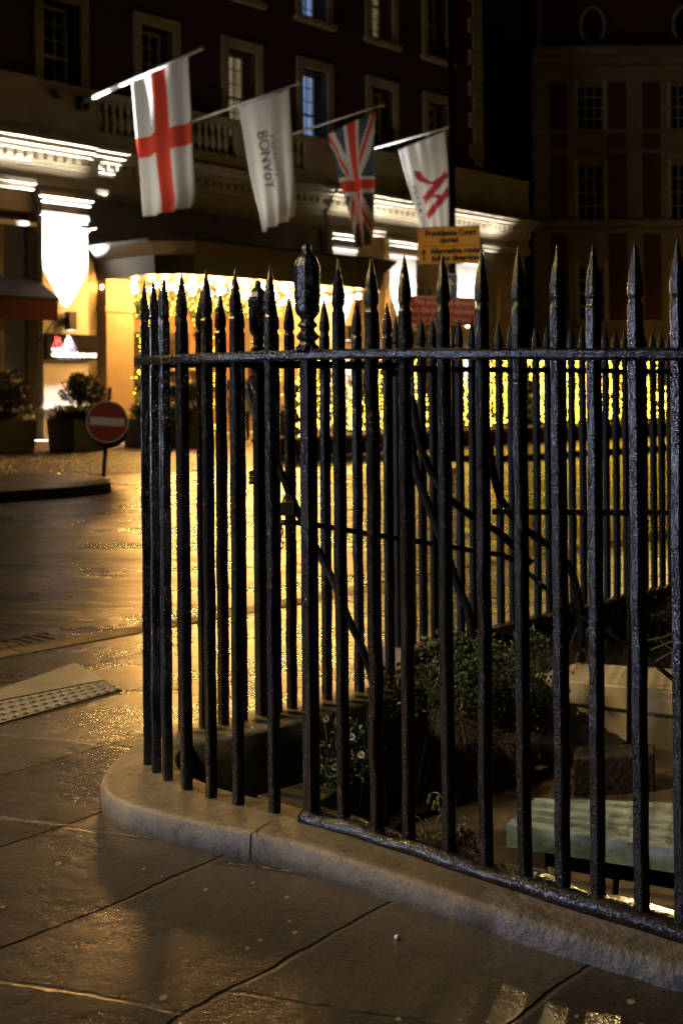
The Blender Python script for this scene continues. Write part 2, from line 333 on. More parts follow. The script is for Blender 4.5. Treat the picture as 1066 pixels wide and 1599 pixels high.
def slab_extra(nt, b, geo):
    n = nt.nodes; l = nt.links
    wob = n.new("ShaderNodeTexNoise"); wob.inputs["Scale"].default_value = 5; wob.inputs["Detail"].default_value = 5; l.new(geo.outputs["Position"], wob.inputs["Vector"])
    wv = math_node(nt, 'MULTIPLY', math_node(nt, 'SUBTRACT', wob.outputs["Fac"], 0.5), 0.055)
    sp = n.new("ShaderNodeSeparateXYZ"); l.new(geo.outputs["Position"], sp.inputs[0]); X, Y = sp.outputs[0], sp.outputs[1]
    A = math_node(nt, 'ADD', math_node(nt, 'ADD', math_node(nt, 'MULTIPLY', X, 0.788), math_node(nt, 'MULTIPLY', Y, -0.616)), wv)
    B = math_node(nt, 'ADD', math_node(nt, 'ADD', math_node(nt, 'MULTIPLY', X, 0.342), math_node(nt, 'MULTIPLY', Y, 0.940)), wv)
    WA, WB = 0.497, 0.70
    ca = math_node(nt, 'DIVIDE', math_node(nt, 'ADD', A, 2.185), WA)      # joint lines at integers
    colm = math_node(nt, 'FLOOR', ca); fa = math_node(nt, 'FRACT', ca)
    wn_ = n.new("ShaderNodeTexWhiteNoise"); wn_.noise_dimensions = '1D'; l.new(colm, wn_.inputs["W"])
    # column 0 joints near B=2.223, column -1 near 2.529, column 1 near 2.327
    off = math_node(nt, 'ADD', math_node(nt, 'DIVIDE', math_node(nt, 'SUBTRACT', B, 2.27), WB), math_node(nt, 'MULTIPLY', wn_.outputs["Value"], 0.35))
    row = math_node(nt, 'FLOOR', off); fb = math_node(nt, 'FRACT', off)
    da = math_node(nt, 'MULTIPLY', math_node(nt, 'MINIMUM', fa, math_node(nt, 'SUBTRACT', 1.0, fa)), WA)
    db = math_node(nt, 'MULTIPLY', math_node(nt, 'MINIMUM', fb, math_node(nt, 'SUBTRACT', 1.0, fb)), WB)
    d = math_node(nt, 'MINIMUM', da, db)
    jm = n.new("ShaderNodeMapRange"); jm.interpolation_type = 'SMOOTHSTEP'; jm.inputs["From Min"].default_value = 0.002; jm.inputs["From Max"].default_value = 0.010
    l.new(d, jm.inputs["Value"])   # 0 in joint, 1 on slab
    cv = n.new("ShaderNodeCombineXYZ"); l.new(colm, cv.inputs[0]); l.new(row, cv.inputs[1])
    w2 = n.new("ShaderNodeTexWhiteNoise"); w2.noise_dimensions = '2D'; l.new(cv.outputs[0], w2.inputs["Vector"])
    big = n.new("ShaderNodeTexNoise"); big.inputs["Scale"].default_value = 3.2; big.inputs["Detail"].default_value = 8; big.inputs["Roughness"].default_value = 0.7; l.new(geo.outputs["Position"], big.inputs["Vector"])
    ramp = n.new("ShaderNodeValToRGB"); e = ramp.color_ramp.elements; e[0].position = 0.15; e[0].color = (0.020, 0.0185, 0.014, 1); e[1].position = 0.9; e[1].color = (0.066, 0.060, 0.046, 1)
    mixv = math_node(nt, 'ADD', math_node(nt, 'MULTIPLY', w2.outputs["Value"], 0.55), math_node(nt, 'MULTIPLY', big.outputs["Fac"], 0.60)); l.new(mixv, ramp.inputs["Fac"])
    mx = n.new("ShaderNodeMix"); mx.data_type = 'RGBA'; mx.inputs[6].default_value = (0.05, 0.038, 0.02, 1); l.new(jm.outputs["Result"], mx.inputs[0]); l.new(ramp.outputs["Color"], mx.inputs[7])
    g = n.new("ShaderNodeTexNoise"); g.inputs["Scale"].default_value = 230; g.inputs["Detail"].default_value = 5; g.inputs["Roughness"].default_value = .75; l.new(geo.outputs["Position"], g.inputs["Vector"])
    gr = n.new("ShaderNodeMapRange"); gr.inputs["From Min"].default_value = .35; gr.inputs["From Max"].default_value = .68; gr.inputs["To Min"].default_value = .45; gr.inputs["To Max"].default_value = 1.9; l.new(g.outputs["Fac"], gr.inputs["Value"])
    sm = n.new("ShaderNodeVectorMath"); sm.operation = 'SCALE'; l.new(mx.outputs[2], sm.inputs[0]); l.new(gr.outputs["Result"], sm.inputs["Scale"]); l.new(sm.outputs[0], b.inputs["Base Color"])
    r = n.new("ShaderNodeMapRange"); r.inputs["From Min"].default_value = 0.3; r.inputs["From Max"].default_value = 0.7; r.inputs["To Min"].default_value = 0.19; r.inputs["To Max"].default_value = 0.38
    l.new(big.outputs["Fac"], r.inputs["Value"]); l.new(r.outputs["Result"], b.inputs["Roughness"])
    tilt = n.new("ShaderNodeVectorMath"); tilt.operation = 'SUBTRACT'; l.new(w2.outputs["Color"], tilt.inputs[0]); tilt.inputs[1].default_value = (0.5, 0.5, 0.5)
    ts = n.new("ShaderNodeVectorMath"); ts.operation = 'MULTIPLY'; l.new(tilt.outputs[0], ts.inputs[0]); ts.inputs[1].default_value = (0.07, 0.07, 0)
    ad = n.new("ShaderNodeVectorMath"); ad.operation = 'ADD'; l.new(geo.outputs["Normal"], ad.inputs[0]); l.new(ts.outputs[0], ad.inputs[1])
    nn = n.new("ShaderNodeVectorMath"); nn.operation = 'NORMALIZE'; l.new(ad.outputs[0], nn.inputs[0])
    b1 = n.new("ShaderNodeBump"); b1.inputs["Strength"].default_value = 0.9; b1.inputs["Distance"].default_value = 0.008; l.new(jm.outputs["Result"], b1.inputs["Height"]); l.new(nn.outputs[0], b1.inputs["Normal"])
    b2 = n.new("ShaderNodeBump"); b2.inputs["Strength"].default_value = 0.05; b2.inputs["Distance"].default_value = 0.0011; l.new(g.outputs["Fac"], b2.inputs["Height"]); l.new(b1.outputs["Normal"], b2.inputs["Normal"])
    b3 = n.new("ShaderNodeBump"); b3.inputs["Strength"].default_value = 0.6; b3.inputs["Distance"].default_value = 0.018; l.new(big.outputs["Fac"], b3.inputs["Height"]); l.new(b2.outputs["Normal"], b3.inputs["Normal"])
    l.new(b3.outputs["Normal"], b.inputs["Normal"])
M['slabs'] = mat('york_stone_slabs', (0.2, 0.17, 0.12), 0.4, extra=slab_extra)

def cobble_extra(nt, b, geo):
    n = nt.nodes; l = nt.links
    v = n.new("ShaderNodeTexVoronoi"); v.inputs["Scale"].default_value = 7.5; v.feature = 'DISTANCE_TO_EDGE'; l.new(geo.outputs["Position"], v.inputs["Vector"])
    v2 = n.new("ShaderNodeTexVoronoi"); v2.inputs["Scale"].default_value = 7.5; l.new(geo.outputs["Position"], v2.inputs["Vector"])
    mr = n.new("ShaderNodeMapRange"); mr.inputs["From Max"].default_value = 0.18; l.new(v.outputs["Distance"], mr.inputs["Value"])
    bp = n.new("ShaderNodeBump"); bp.inputs["Strength"].default_value = 1.0; bp.inputs["Distance"].default_value = 0.05; l.new(mr.outputs["Result"], bp.inputs["Height"]); l.new(bp.outputs["Normal"], b.inputs["Normal"])
    mx = n.new("ShaderNodeMix"); mx.data_type = 'RGBA'; mx.inputs[6].default_value = (0.02, 0.017, 0.013, 1); l.new(mr.outputs["Result"], mx.inputs[0])
    hs = n.new("ShaderNodeHueSaturation"); hs.inputs["Color"].default_value = (0.10, 0.075, 0.058, 1); l.new(math_node(nt, 'ADD', math_node(nt, 'MULTIPLY', v2.outputs["Color"], 1.8), 0.2), hs.inputs["Value"])
    l.new(hs.outputs["Color"], mx.inputs[7]); l.new(mx.outputs[2], b.inputs["Base Color"])
M['cobble'] = mat('wet_cobbles', (0.1, 0.08, 0.07), 0.45, extra=cobble_extra)

# ------------------------------------------------------------------ railing path
front_c = [(3.6, 0.24), (2.4, 1.19), (1.4, 1.98), (1.0, 2.30), (.68, 2.565), (.465, 2.738), (.238, 2.937), (.05, 3.105), (-.085, 3.215), (-.18, 3.283), (-.278, 3.35), (-.355, 3.41), (-.431, 3.485), (-.495, 3.57), (-.55, 3.67), (-.588, 3.78), (-.597, 3.89), (-.575, 3.99), (-.51, 4.07), (-.40, 4.15), (-.28, 4.27), (-.17, 4.37), (0, 4.54), (.20, 4.74)]
PATH = [Vector((p.x, p.y)) for p in smooth([(a, b, 0) for a, b in front_c], 14)]
L2A = Vector((.205, 5.36)); L2D = Vector((.68, .733)).normalized()
PATH2 = [L2A + L2D * (k * 0.15) for k in range(0, 46)]
NOSE = min(range(len(PATH)), key=lambda i: PATH[i].x / PATH[i].y)
ZB = 0.12; ZT = 1.525; ZR = 1.278; ZR2 = 1.303
def DZ(x): return -.036 * max(0.0, min(x, 1.5) - .02)
def nrm(P, i):
    t = (P[min(i + 1, len(P) - 1)] - P[max(i - 1, 0)]).normalized()
    return Vector((-t.y, t.x)), t
def find_x(P, xt, i0, i1):
    k = (xt - CX) / F
    for i in range(i0, i1):
        a = P[i].x / P[i].y - k; b = P[i + 1].x / P[i + 1].y - k
        if a * b <= 0 and a != b:
            u = a / (a - b); return P[i].lerp(P[i + 1], u), i
    return None, None
def sweep(mb, P, prof, closed=True, jitter=0.0):
    """prof(i, u) -> list of (offset outward, z)"""
    rows = []
    for i, p in enumerate(P):
        nn, t = nrm(P, i); u = i / (len(P) - 1)
        rows.append([Vector((p.x + nn.x * o, p.y + nn.y * o, z + (noise.noise(Vector((p.x * 9, p.y * 9, j * 3.1))) * jitter if jitter else 0))) for j, (o, z) in enumerate(prof(i, u))])
    m = len(rows[0]); vs = [v for r in rows for v in r]; fs = []
    for i in range(len(rows) - 1):
        for k in range(m if closed else m - 1):
            fs.append((i * m + k, i * m + (k + 1) % m, (i + 1) * m + (k + 1) % m, (i + 1) * m + k))
    if closed: fs.append(tuple(range(m))); fs.append(tuple(reversed(range((len(rows) - 1) * m, len(rows) * m))))
    mb.add(vs, fs); return mb

rail_t = thing("iron_railing", "black painted iron railing with spear tips curving round the basement area on a stone coping", "railing", (-.3, 3.6, ZB))
M['water'] = mat('water_drop', (0.03, 0.03, 0.03), 0.12, spec=1.0)
def drops(mb, c, n, seed, fn):
    rnd = random.Random(seed)
    for k in range(n):
        p, rr = fn(rnd); mb.ball(p, rr, mi=1, n=5, m=4)
def bar_mesh(p, ang, z0=ZB - 0.004, zt=ZT, dz=0.0, w=0.0265, lean=(0, 0), rough=0.0, seed=0, nd=0):
    rnd = random.Random(seed); mb = MB(); rings = []; z0 += dz; zt += dz
    zn = zt - 0.118
    zs = [z0 + k * 0.055 for k in range(int((zn - 0.03 - z0) / 0.055) + 1)]
    prof = [(z, 1.0) for z in zs] + [(zn - 0.016, 1.0), (zn - 0.010, 0.80), (zn - 0.002, 0.78), (zn + 0.006, 1.02), (zn + 0.030, 0.98), (zn + 0.062, 0.72), (zn + 0.095, 0.34), (zt, 0.06)]
    for (z, k) in prof:
        r = w / math.sqrt(2) * k
        jx = rnd.uniform(-1, 1) * 0.0007; jy = rnd.uniform(-1, 1) * 0.0007
        if rough and z < zn - .05:
            q = noise.noise(Vector((seed * 3.7, 0, z * 7))) * rough
            jx += q; jy += noise.noise(Vector((0, seed, z * 9))) * rough; r *= 1 + abs(q) * 22
        c = Vector((p.x + jx + lean[0] * (z - z0), p.y + jy + lean[1] * (z - z0), z))
        ring = []
        for q in range(4):
            for da in (-0.16, 0.16):
                a = ang + PI / 4 + q * PI / 2 + da; ring.append(c + Vector((math.cos(a), math.sin(a), 0)) * r * 1.0)
        rings.append(ring)
    vs = [v for g in rings for v in g]; fs = []
    for i in range(len(rings) - 1):
        for k in range(8): fs.append((i * 8 + k, i * 8 + (k + 1) % 8, (i + 1) * 8 + (k + 1) % 8, (i + 1) * 8 + k))
    fs.append(tuple(reversed(range(8)))); fs.append(tuple(range((len(rings) - 1) * 8, len(rings) * 8)))
    mb.add(vs, fs)
    def fn(rr):
        z = rr.uniform(z0 + .02, zt - .04); face = rr.choice((0, 0, 1, 2, 3)); a = ang + face * PI / 2; k = 1.0 if z < zn else max(.15, 1 - (z - zn) / .125)
        nx, ny = math.cos(a), math.sin(a); u = rr.uniform(-.44, .44) * w * k
        return Vector((p.x + lean[0] * (z - z0) + nx * w * .5 * k - ny * u, p.y + ny * w * .5 * k + nx * u, z)), rr.choice((.0005, .0007, .0009, .0013))
    if nd: drops(mb, None, nd, seed + 500, fn)
    return mb
front_x = [1180, 1118, 1058, 995, 927, 872, 813, 753, 695, 633, 583, 531, 423, 367, 325, 286, 257, 239, 226.5]
for k, x in enumerate(front_x):
    p, i = find_x(PATH, x, 0, NOSE)
    if p is None: continue
    nn, t = nrm(PATH, i); a = math.atan2(t.y, t.x) - math.radians(14)
    w = 0.0226 if k % 5 else 0.0242
    bar_mesh(p, a, dz=DZ(p.x), seed=k, rough=0.006 if x == 583 else 0.0016, w=w, lean=(random.uniform(-.003, .003), 0), nd=330).build("bar", [M['iron'], M['water']], rail_t, recalc=False)
for k, x in enumerate([252, 283, 315, 345, 374, 416, 428, 452, 480, 507, 531, 557, 583, 605]):
    if x in (416, 428): xx = {416: 428, 428: None}[x]
    else: xx = x
    if xx is None: continue
    p, i = find_x(PATH, xx, NOSE, len(PATH) - 1)
    if p is None: continue
    nn, t = nrm(PATH, i); a = math.atan2(t.y, t.x)
    bar_mesh(p, a, seed=40 + k, rough=0.002).build("bar", M['iron'], rail_t)
b2x = [618, 640, 658, 676, 695, 717, 737, 757, 779, 798, 817, 837, 855, 874, 892, 909, 927, 945, 961, 976, 990, 1005, 1019, 1032, 1045, 1058, 1071, 1084, 1096, 1108, 1120]
for k, x in enumerate(b2x):
    p, i = find_x(PATH2, x, 0, len(PATH2) - 1)
    if p is None: continue
    a = math.atan2(L2D.y, L2D.x)
    bar_mesh(p, a, seed=80 + k, rough=0.001, zt=ZT - 0.01).build("bar", M['iron_far'], rail_t)
def rail_prof(i, u):
    d = DZ(PATH[i].x) if i < NOSE else 0
    return [(o, z + d) for o, z in [(-.019, ZR), (.019, ZR), (.022, ZR + .006), (.022, ZR2 - .006), (.017, ZR2), (-.017, ZR2), (-.022, ZR2 - .006), (-.022, ZR + .006)]]
def rail_prof2(i, u): return [(-.019, ZR), (.019, ZR), (.022, ZR + .006), (.022, ZR2 - .006), (.017, ZR2), (-.017, ZR2), (-.022, ZR2 - .006), (-.022, ZR + .006)]
mb = MB(); sweep(mb, PATH, rail_prof, jitter=0.003)
def rail_drop(zlo, zhi, off, n_to):
    def fn(rr):
        i = rr.randrange(30, n_to); nn, t = nrm(PATH, i); q = PATH[i].lerp(PATH[i + 1], rr.random()); z = rr.uniform(zlo, zhi) + (DZ(q.x) if i < NOSE else 0)
        return Vector((q.x + nn.x * off, q.y + nn.y * off, z)), rr.choice((.0006, .0009, .0012, .0017))
    return fn
drops(mb, None, 2600, 9, rail_drop(ZR, ZR2, .0215, len(PATH) - 60)); drops(mb, None, 700, 10, rail_drop(ZR - .001, ZR + .001, .0, len(PATH) - 60))
mb.build("top_rail", [M['iron_rail'], M['water']], rail_t, recalc=False)
mb = MB(); sweep(mb, PATH2, rail_prof2, jitter=0.002); mb.build("top_rail", M['iron_far'], rail_t)
# bottom rail from the urn post to the right
ip = min(range(NOSE), key=lambda i: abs(PATH[i].x + .085))
mb = MB(); sweep(mb, PATH[:ip + 3], lambda i, u: [(o, z + DZ(PATH[i].x)) for o, z in [(-.02, ZB + .000), (.028, ZB - .004), (.032, ZB + .012), (.022, ZB + .030), (-.016, ZB + .036), (-.026, ZB + .018)]], jitter=0.013)
drops(mb, None, 2200, 11, lambda rr: rail_drop(ZB + .010, ZB + .038, rr.choice((.030, .024, .015, 0, -.012)), ip)(rr)); mb.build("bottom_rail", [M['iron'], M['water']], rail_t, shade=True, recalc=False)
def urn_post(p, seed, s=1.0):
    rot = random.Random(seed).random()
    mb = MB(); w = 0.0168
    zz = [ZB - .004, .3, .5, .7, .9, 1.1, ZR + .002]
    vs = []
    for z in zz:
        for q in range(4):
            a = math.atan2(.59, -.8) - .24 + PI / 4 + q * PI / 2; vs.append(Vector((p.x + math.cos(a) * w * 1.3, p.y + math.sin(a) * w * 1.3, z)))
    fs = [(i * 4 + k, i * 4 + (k + 1) % 4, (i + 1) * 4 + (k + 1) % 4, (i + 1) * 4 + k) for i in range(len(zz) - 1) for k in range(4)] + [(3, 2, 1, 0)]
    mb.add(vs, fs); post = mb.build("post", M['iron'], rail_t)
    z0 = ZR2 - .001
    prof = [(.030, 0), (.031, .008), (.024, .014), (.019, .022), (.027, .030), (.029, .036), (.023, .043), (.017, .050), (.018, .056), (.026, .062), (.024, .068), (.017, .074), (.018, .080), (.027, .090), (.031, .098), (.0315, .110), (.0325, .14), (.034, .200), (.0345, .212), (.031, .219), (.025, .232), (.015, .244), (.011, .250), (.012, .258), (.0105, .264), (.005, .270)]
    u = MB(); u.lathe((p.x, p.y, z0), prof, n=10, rot=rot); drops(u, None, 260, seed, lambda rr: (lambda q, a: (Vector((p.x + math.cos(a) * q[0], p.y + math.sin(a) * q[0], z0 + q[1])), rr.choice((.0007, .001, .0014))))(rr.choice([(.0325, .13), (.033, .15), (.0335, .17), (.0338, .19), (.034, .205), (.026, .062), (.030, .1), (.024, .232), (.027, .03)]), rr.uniform(0, 2 * PI))); u.build("finial", [M['iron'], M['water']], post, shade=False, recalc=False)
p, i = find_x(PATH, 481, 0, NOSE); urn_post(p, 1)
pb, i = find_x(PATH, 404, NOSE, len(PATH) - 1); urn_post(pb, 2)
# curved back stays of the railing and the gate bar
def stay(points, r, flat=None, m='iron_far', name="stay"):
    pts = smooth([px(x, y, D) for x, y, D in points], 6)
    MB().tube(pts, r, 8, flat=flat).build(name, M[m], rail_t, shade=True)
stay([(386, 600, 4.3), (400, 650, 4.28), (425, 705, 4.25), (450, 765, 4.2), (475, 820, 4.18), (500, 868, 4.15), (525, 918, 4.12), (545, 970, 4.1), (562, 1005, 4.1), (578, 1050, 4.1), (590, 1110, 4.1)], .013)
stay([(598, 580, 4.75), (625, 586, 4.8), (642, 620, 4.9), (655, 690, 4.95), (672, 735, 5.0), (690, 766, 5.0), (712, 788, 5.05), (745, 812, 5.1), (779, 832, 5.15), (803, 855, 5.2), (830, 880, 5.2)], .015)
stay([(640, 680, 5.3), (650, 738, 5.3), (668, 788, 5.3), (690, 845, 5.3), (716, 920, 5.3), (729, 949, 5.3), (736, 990, 5.3), (738, 1040, 5.3), (738, 1085, 5.3)], .019)
stay([(764, 690, 5.85), (768, 729, 5.85), (779, 772, 5.85), (795, 800, 5.82), (827, 832, 5.8), (865, 858, 5.8), (888, 885, 5.8), (902, 930, 5.8), (907, 980, 5.8), (908, 1034, 5.8)], .019)

# ------------------------------------------------------------------ stair handrail in the basement area
hr = thing("stair_handrail", "thin black iron handrail dropping down the basement steps behind the railing", "handrail", px(985, 1172, 4.9))
pts = smooth([px(x, y, D) for x, y, D in [(438, 816, 3.95), (470, 817, 3.97), (500, 821, 4.0), (560, 831, 4.05), (620, 841, 4.12), (680, 850, 4.2), (715, 856, 4.25), (745, 861, 4.3), (782, 867, 4.35), (800, 875, 4.38), (827, 897, 4.4), (865, 930, 4.4), (892, 950, 4.4), (916, 968, 4.4), (947, 985, 4.4), (985, 1011, 4.4), (1016, 1033, 4.4), (1054, 1064, 4.4), (1100, 1105, 4.4)]], 4)
MB().tube(pts, 0.009, 8).build("handrail", M['iron'], hr, shade=True)
MB().tube([px(768, 799, 4.9), px(900, 800, 4.9), px(1090, 801, 4.9)], 0.0125, 8).build("crossbar", M['iron'], hr)
MB().tube([px(985, 799, 4.9), px(984, 1000, 4.9), px(983, 1172, 4.9)], 0.0155, 4).build("newel", M['iron_far'], hr)

# chain and padlock at the back urn post
ch = thing("padlock_chain", "black chain with a padlock wrapped round the bars by the rear urn post", "chain", px(408, 750, 4.2))
def links(name, pts, r=0.010, parent=ch):
    mb = MB(); P_ = smooth(pts, 5)
    d = 0; last = P_[0]; k = 0
    for q in P_[1:]:
        if (q - last).length < 0.017: continue
        ax = (q - last).normalized(); side = ax.cross(Vector((0, 0, 1)) if abs(ax.z) < .8 else Vector((1, 0, 0))).normalized()
        if k % 2: side = side.cross(ax).normalized()
        c = (q + last) / 2
        ring = [c + ax * math.cos(a) * 0.014 + side * math.sin(a) * 0.007 for a in [2 * PI * j / 8 for j in range(9)]]
        mb.tube(ring, 0.0024, 5, cap=False); last = q; k += 1
    mb.build(name, M['iron'], parent, shade=True)
for yy in (738, 745, 752):
    a0 = pb; R_ = 0.032; z = CAMZ - (yy - CY) / F * a0.y
    links("chain_loop", [(a0.x + math.cos(t) * R_, a0.y + math.sin(t) * R_, z + 0.004 * math.sin(2 * t)) for t in [2 * PI * j / 14 for j in range(15)]])
links("chain_end", [px(440, 815, 4.15), px(438, 840, 4.15), px(440, 860, 4.15)]); links("chain_end", [px(457, 805, 4.2), px(459, 835, 4.2), px(456, 855, 4.2)])
mb = MB(); c = px(449, 793, 4.18); mb.box(c.x - .022, c.x + .022, c.y - .012, c.y + .012, c.z - .024, c.z + .02)
mb.tube([c + Vector((math.cos(a) * .014, 0, .02 + math.sin(a) * .022)) for a in [PI * j / 8 for j in range(9)]], .004, 6)
mb.build("padlock", M['grey_metal'], ch, bevel=.003)

# ------------------------------------------------------------------ stone coping
def cop(i, u):
    x = PATH[i].x
    tab = [.125] * 7 + [.135, .142, .15, .155, .17, .185, .18, .145, .09, .06, .05, .055, .06, .07, .08, .08, .08, .08]
    q = i / 14; k = min(int(q), len(tab) - 2); o = tab[k] + (tab[k + 1] - tab[k]) * (q - k)
    inn = 0.075 if i < NOSE - 20 else 0.075 + 0.07 * min(1, (i - NOSE + 20) / 60)
    wob = noise.noise(Vector((PATH[i].x * 4, PATH[i].y * 4, 0))) * 0.006
    w2 = 0.022 * max(0, min(1, (x - .2) / .3)) * noise.noise(Vector((x * 14, 3, 0))) if i < NOSE else 0
    dz = DZ(x) if i < NOSE else 0
    return [(o + .004, .0), (o + .006 + wob + w2, .045), (o + .006 + wob + w2 * .7, ZB - .035 + w2 * .4 + dz * .6), (o + .001 + wob, ZB - .014 + w2 * .5 + dz), (o - .004 + wob, ZB - .005 + w2 * .3 + dz), (o - .012, ZB - .001 + dz), (o - .03, ZB + dz), (0, ZB + .001 + dz), (-inn + .01, ZB + dz), (-inn, ZB - .01 + dz), (-inn, -.5), (o - .02, -.5)]
mb = MB(); sweep(mb, PATH, cop)
cs = mb.build("stone_coping", M['kerb'], origin=(-.5, 3.6, 0.03), shade=True); cs.data.set_sharp_from_angle(angle=math.radians(60)); cs.data.materials.append(M['kerb_old'])
tag(cs, "low curved stone coping with a cracked joint carrying the spear railing", "coping")
for f in cs.data.polygons:
    if f.center.x - .5 > 0.33 + .1 * noise.noise(Vector((f.center.x * 9, 1, 0))) and f.center.y + 3.6 < 3.2: f.material_index = 1
mb = MB(); sweep(mb, PATH2, lambda i, u: [(.16, .02), (.15, ZB - .01), (.13, ZB), (-.06, ZB), (-.07, ZB - .01), (-.07, -.5), (.12, -.5)])
tag(mb.build("straight_coping", M['brown_stone'], origin=(2, 7, 0)), "dark straight stone coping under the far run of railing beyond the bushes", "coping")
# crack lines on the coping
mb = MB()
cr = [gp(432, 1272, ZB + .0005), gp(425, 1281, ZB + .0005), gp(412, 1290, ZB + .0005), gp(400, 1297, ZB + .0005), gp(392, 1303, ZB + .0005)]
for a, b in zip(cr, cr[1:]):
    d = (b - a).normalized(); s_ = Vector((-d.y, d.x, 0)) * .0022
    mb.add([a - s_, a + s_, b + s_, b - s_], [(0, 1, 2, 3)])
mb.add([(v.x, v.y, v.z) for v in (px(390, 1303, 3.12), px(393.5, 1303, 3.12), px(392, 1345, 3.09), px(389, 1345, 3.09))], [(0, 1, 2, 3)])
mb.build("crack", M['black_ink'], cs)
P3 = [px(x, y, 2.70) for x, y in [(958, 1432), (961, 1452), (959, 1478)]]
mb = MB(); [mb.add([a + Vector((-.002, 0, 0)), a + Vector((.002, 0, 0)), b + Vector((.002, 0, 0)), b + Vector((-.002, 0, 0))], [(0, 1, 2, 3)]) for a, b in zip(P3, P3[1:])]
crk = mb.build("crack", M['black_ink'], cs)

# ------------------------------------------------------------------ ground
KA = Vector((-.6, 6.55)); KD = Vector((.68, .733)).normalized(); KN = Vector((KD.y, -KD.x))   # KN points to the near pavement
def K(a, off): q = KA + KD * a + KN * off; return (q.x, q.y)
ppoly = [K(30, 0), K(-1.5, 0), K(-14, 0), (-14, -8), (14, -8)]
edge = []
for i in range(0, len(PATH), 3):
    nn, t = nrm(PATH, i); edge.append((PATH[i].x + nn.x * .02, PATH[i].y + nn.y * .02))
edge2 = []
for i in range(0, len(PATH2), 4):
    nn, t = nrm(PATH2, i); edge2.append((PATH2[i].x + nn.x * .08, PATH2[i].y + nn.y * .08))
far_end = L2A + L2D * 24 + Vector((-.05, .06))
ppoly = ppoly + [(14, -7.3)] + edge + [(.24, 5.2)] + edge2 + [(far_end.x, far_end.y)]
mb = MB(); PZ = 0.05
tri = tessellate_polygon([[Vector((p[0], p[1], 0)) for p in ppoly]])
mb.add([(p[0], p[1], PZ) for p in ppoly], tri)
pv = structure(mb.build("pavement", M['slabs']), "wet york stone paving round the railing")
for f in pv.data.polygons:
    if f.normal.z < 0: f.flip()
# kerb stones
mb = MB()
a = -12.0
while a < 28:
    L_ = 0.9; q = [K(a + .004, -.12), K(a + L_ - .004, -.12), K(a + L_ - .004, .03), K(a + .004, .03)]
    mb.hexa([(x, y, -.08) for x, y in q] + [(x, y, PZ + .004 + random.uniform(-.001, .001)) for x, y in q]); a += L_
structure(mb.build("kerb", M['kerb'], bevel=.008))
# road
rp = [K(-60, -.06), K(-60, -80), K(70, -80), K(70, -.06)]
mb = MB(); mb.add([(x, y, 0) for x, y in rp], [(0, 1, 2, 3)]); structure(mb.build("road", M['asphalt']))
mb = MB()
for (o0, o1) in ((-.30, -.22), (-.47, -.39)):
    aa = -12
    while aa < 26:
        ln = random.uniform(.5, 1.2)
        if random.random() < .88 and not (-1.1 < aa < .1):
            mb.add([(*K(aa, o0), .004), (*K(aa + ln, o0), .004), (*K(aa + ln, o1), .004), (*K(aa, o1), .004)], [(0, 1, 2, 3)])
        aa += ln
mb.add([(*K(-4, -.16), .004), (*K(-1.36, -.16), .004), (*K(-1.36, -.30), .004), (*K(-4, -.30), .004)], [(0, 1, 2, 3)])
structure(mb.build("road_marking", M['yellow_line']))
# soil bed of the basement area, terraces
mb = MB(); mb.poly([(-.75, 3.3), (.9, 2.0), (5, 1.5), (9, 13), (1.2, 6.9), (-.2, 5.4), (-.8, 4.3)], -.62, -.45)
structure(mb.build("soil", M['soil']))
mb = MB(); N_ = 26
for i in range(N_ + 1):
    for j in range(N_ + 1):
        u = i / N_; v = j / N_
        p0 = Vector((.15, 4.35)).lerp(Vector((1.9, 6.1)), u); p1 = Vector((.2, 5.2)).lerp(Vector((2.2, 7.3)), u)
        p = p0.lerp(p1, v); z = -.28 + .34 * v + .05 * noise.noise(Vector((p.x * 5, p.y * 5, 0)))
        mb.v.append(Vector((p.x, p.y, z)))
mb.f = [(i * (N_ + 1) + j, (i + 1) * (N_ + 1) + j, (i + 1) * (N_ + 1) + j + 1, i * (N_ + 1) + j + 1) for i in range(N_) for j in range(N_)]; mb.m = [0] * len(mb.f)
structure(mb.build("planting_bank", M['soil'], shade=True))
# dropped kerb slab and tactile slabs at the crossing
def quad_thing(name, pix, z, th, m, label, cat, bevel=.004):
    mb = MB(); q = [gp(x, y, z) for x, y in pix]
    mb.hexa([(p.x, p.y, z - th) for p in q] + [(p.x, p.y, z) for p in q])
    o = mb.build(name, m, origin=sum(q, Vector()) / 4, bevel=bevel)
    return tag(o, label, cat) if cat else structure(o)
M['slab_pale'] = mat('pale_concrete_slab', (0.26, 0.25, 0.20), 0.42, base2=(0.18, 0.17, 0.13), vscale=6, rvar=.12, rscale=5, bump=.3, bscale=150, bdist=.002)
quad_thing("crossing_slab", [(-60, 1105), (-20, 1083), (117, 1034), (165, 1061)], PZ + .006, .05, M['slab_pale'], "plain pale kerb slab sloping to the road", None)
mb = MB(); q = [gp(-60, 1146, PZ + .005), gp(-60, 1107, PZ + .005), gp(168, 1063, PZ + .005), gp(190, 1076, PZ + .005)]
mb.hexa([(p.x, p.y, PZ - .03) for p in q] + [(p.x, p.y, PZ + .005) for p in q])
for i in range(15):
    for j in range(4):
        a = q[1].lerp(q[2], (i + .5) / 15); b_ = q[0].lerp(q[3], (i + .5) / 15); c = a.lerp(b_, (j + .5) / 4)
        mb.lathe(c + Vector((0, 0, -.001)), [(.0165, 0), (.0145, .005), (.010, .007)], n=10)
structure(mb.build("tactile_paving", M['slab_pale']))
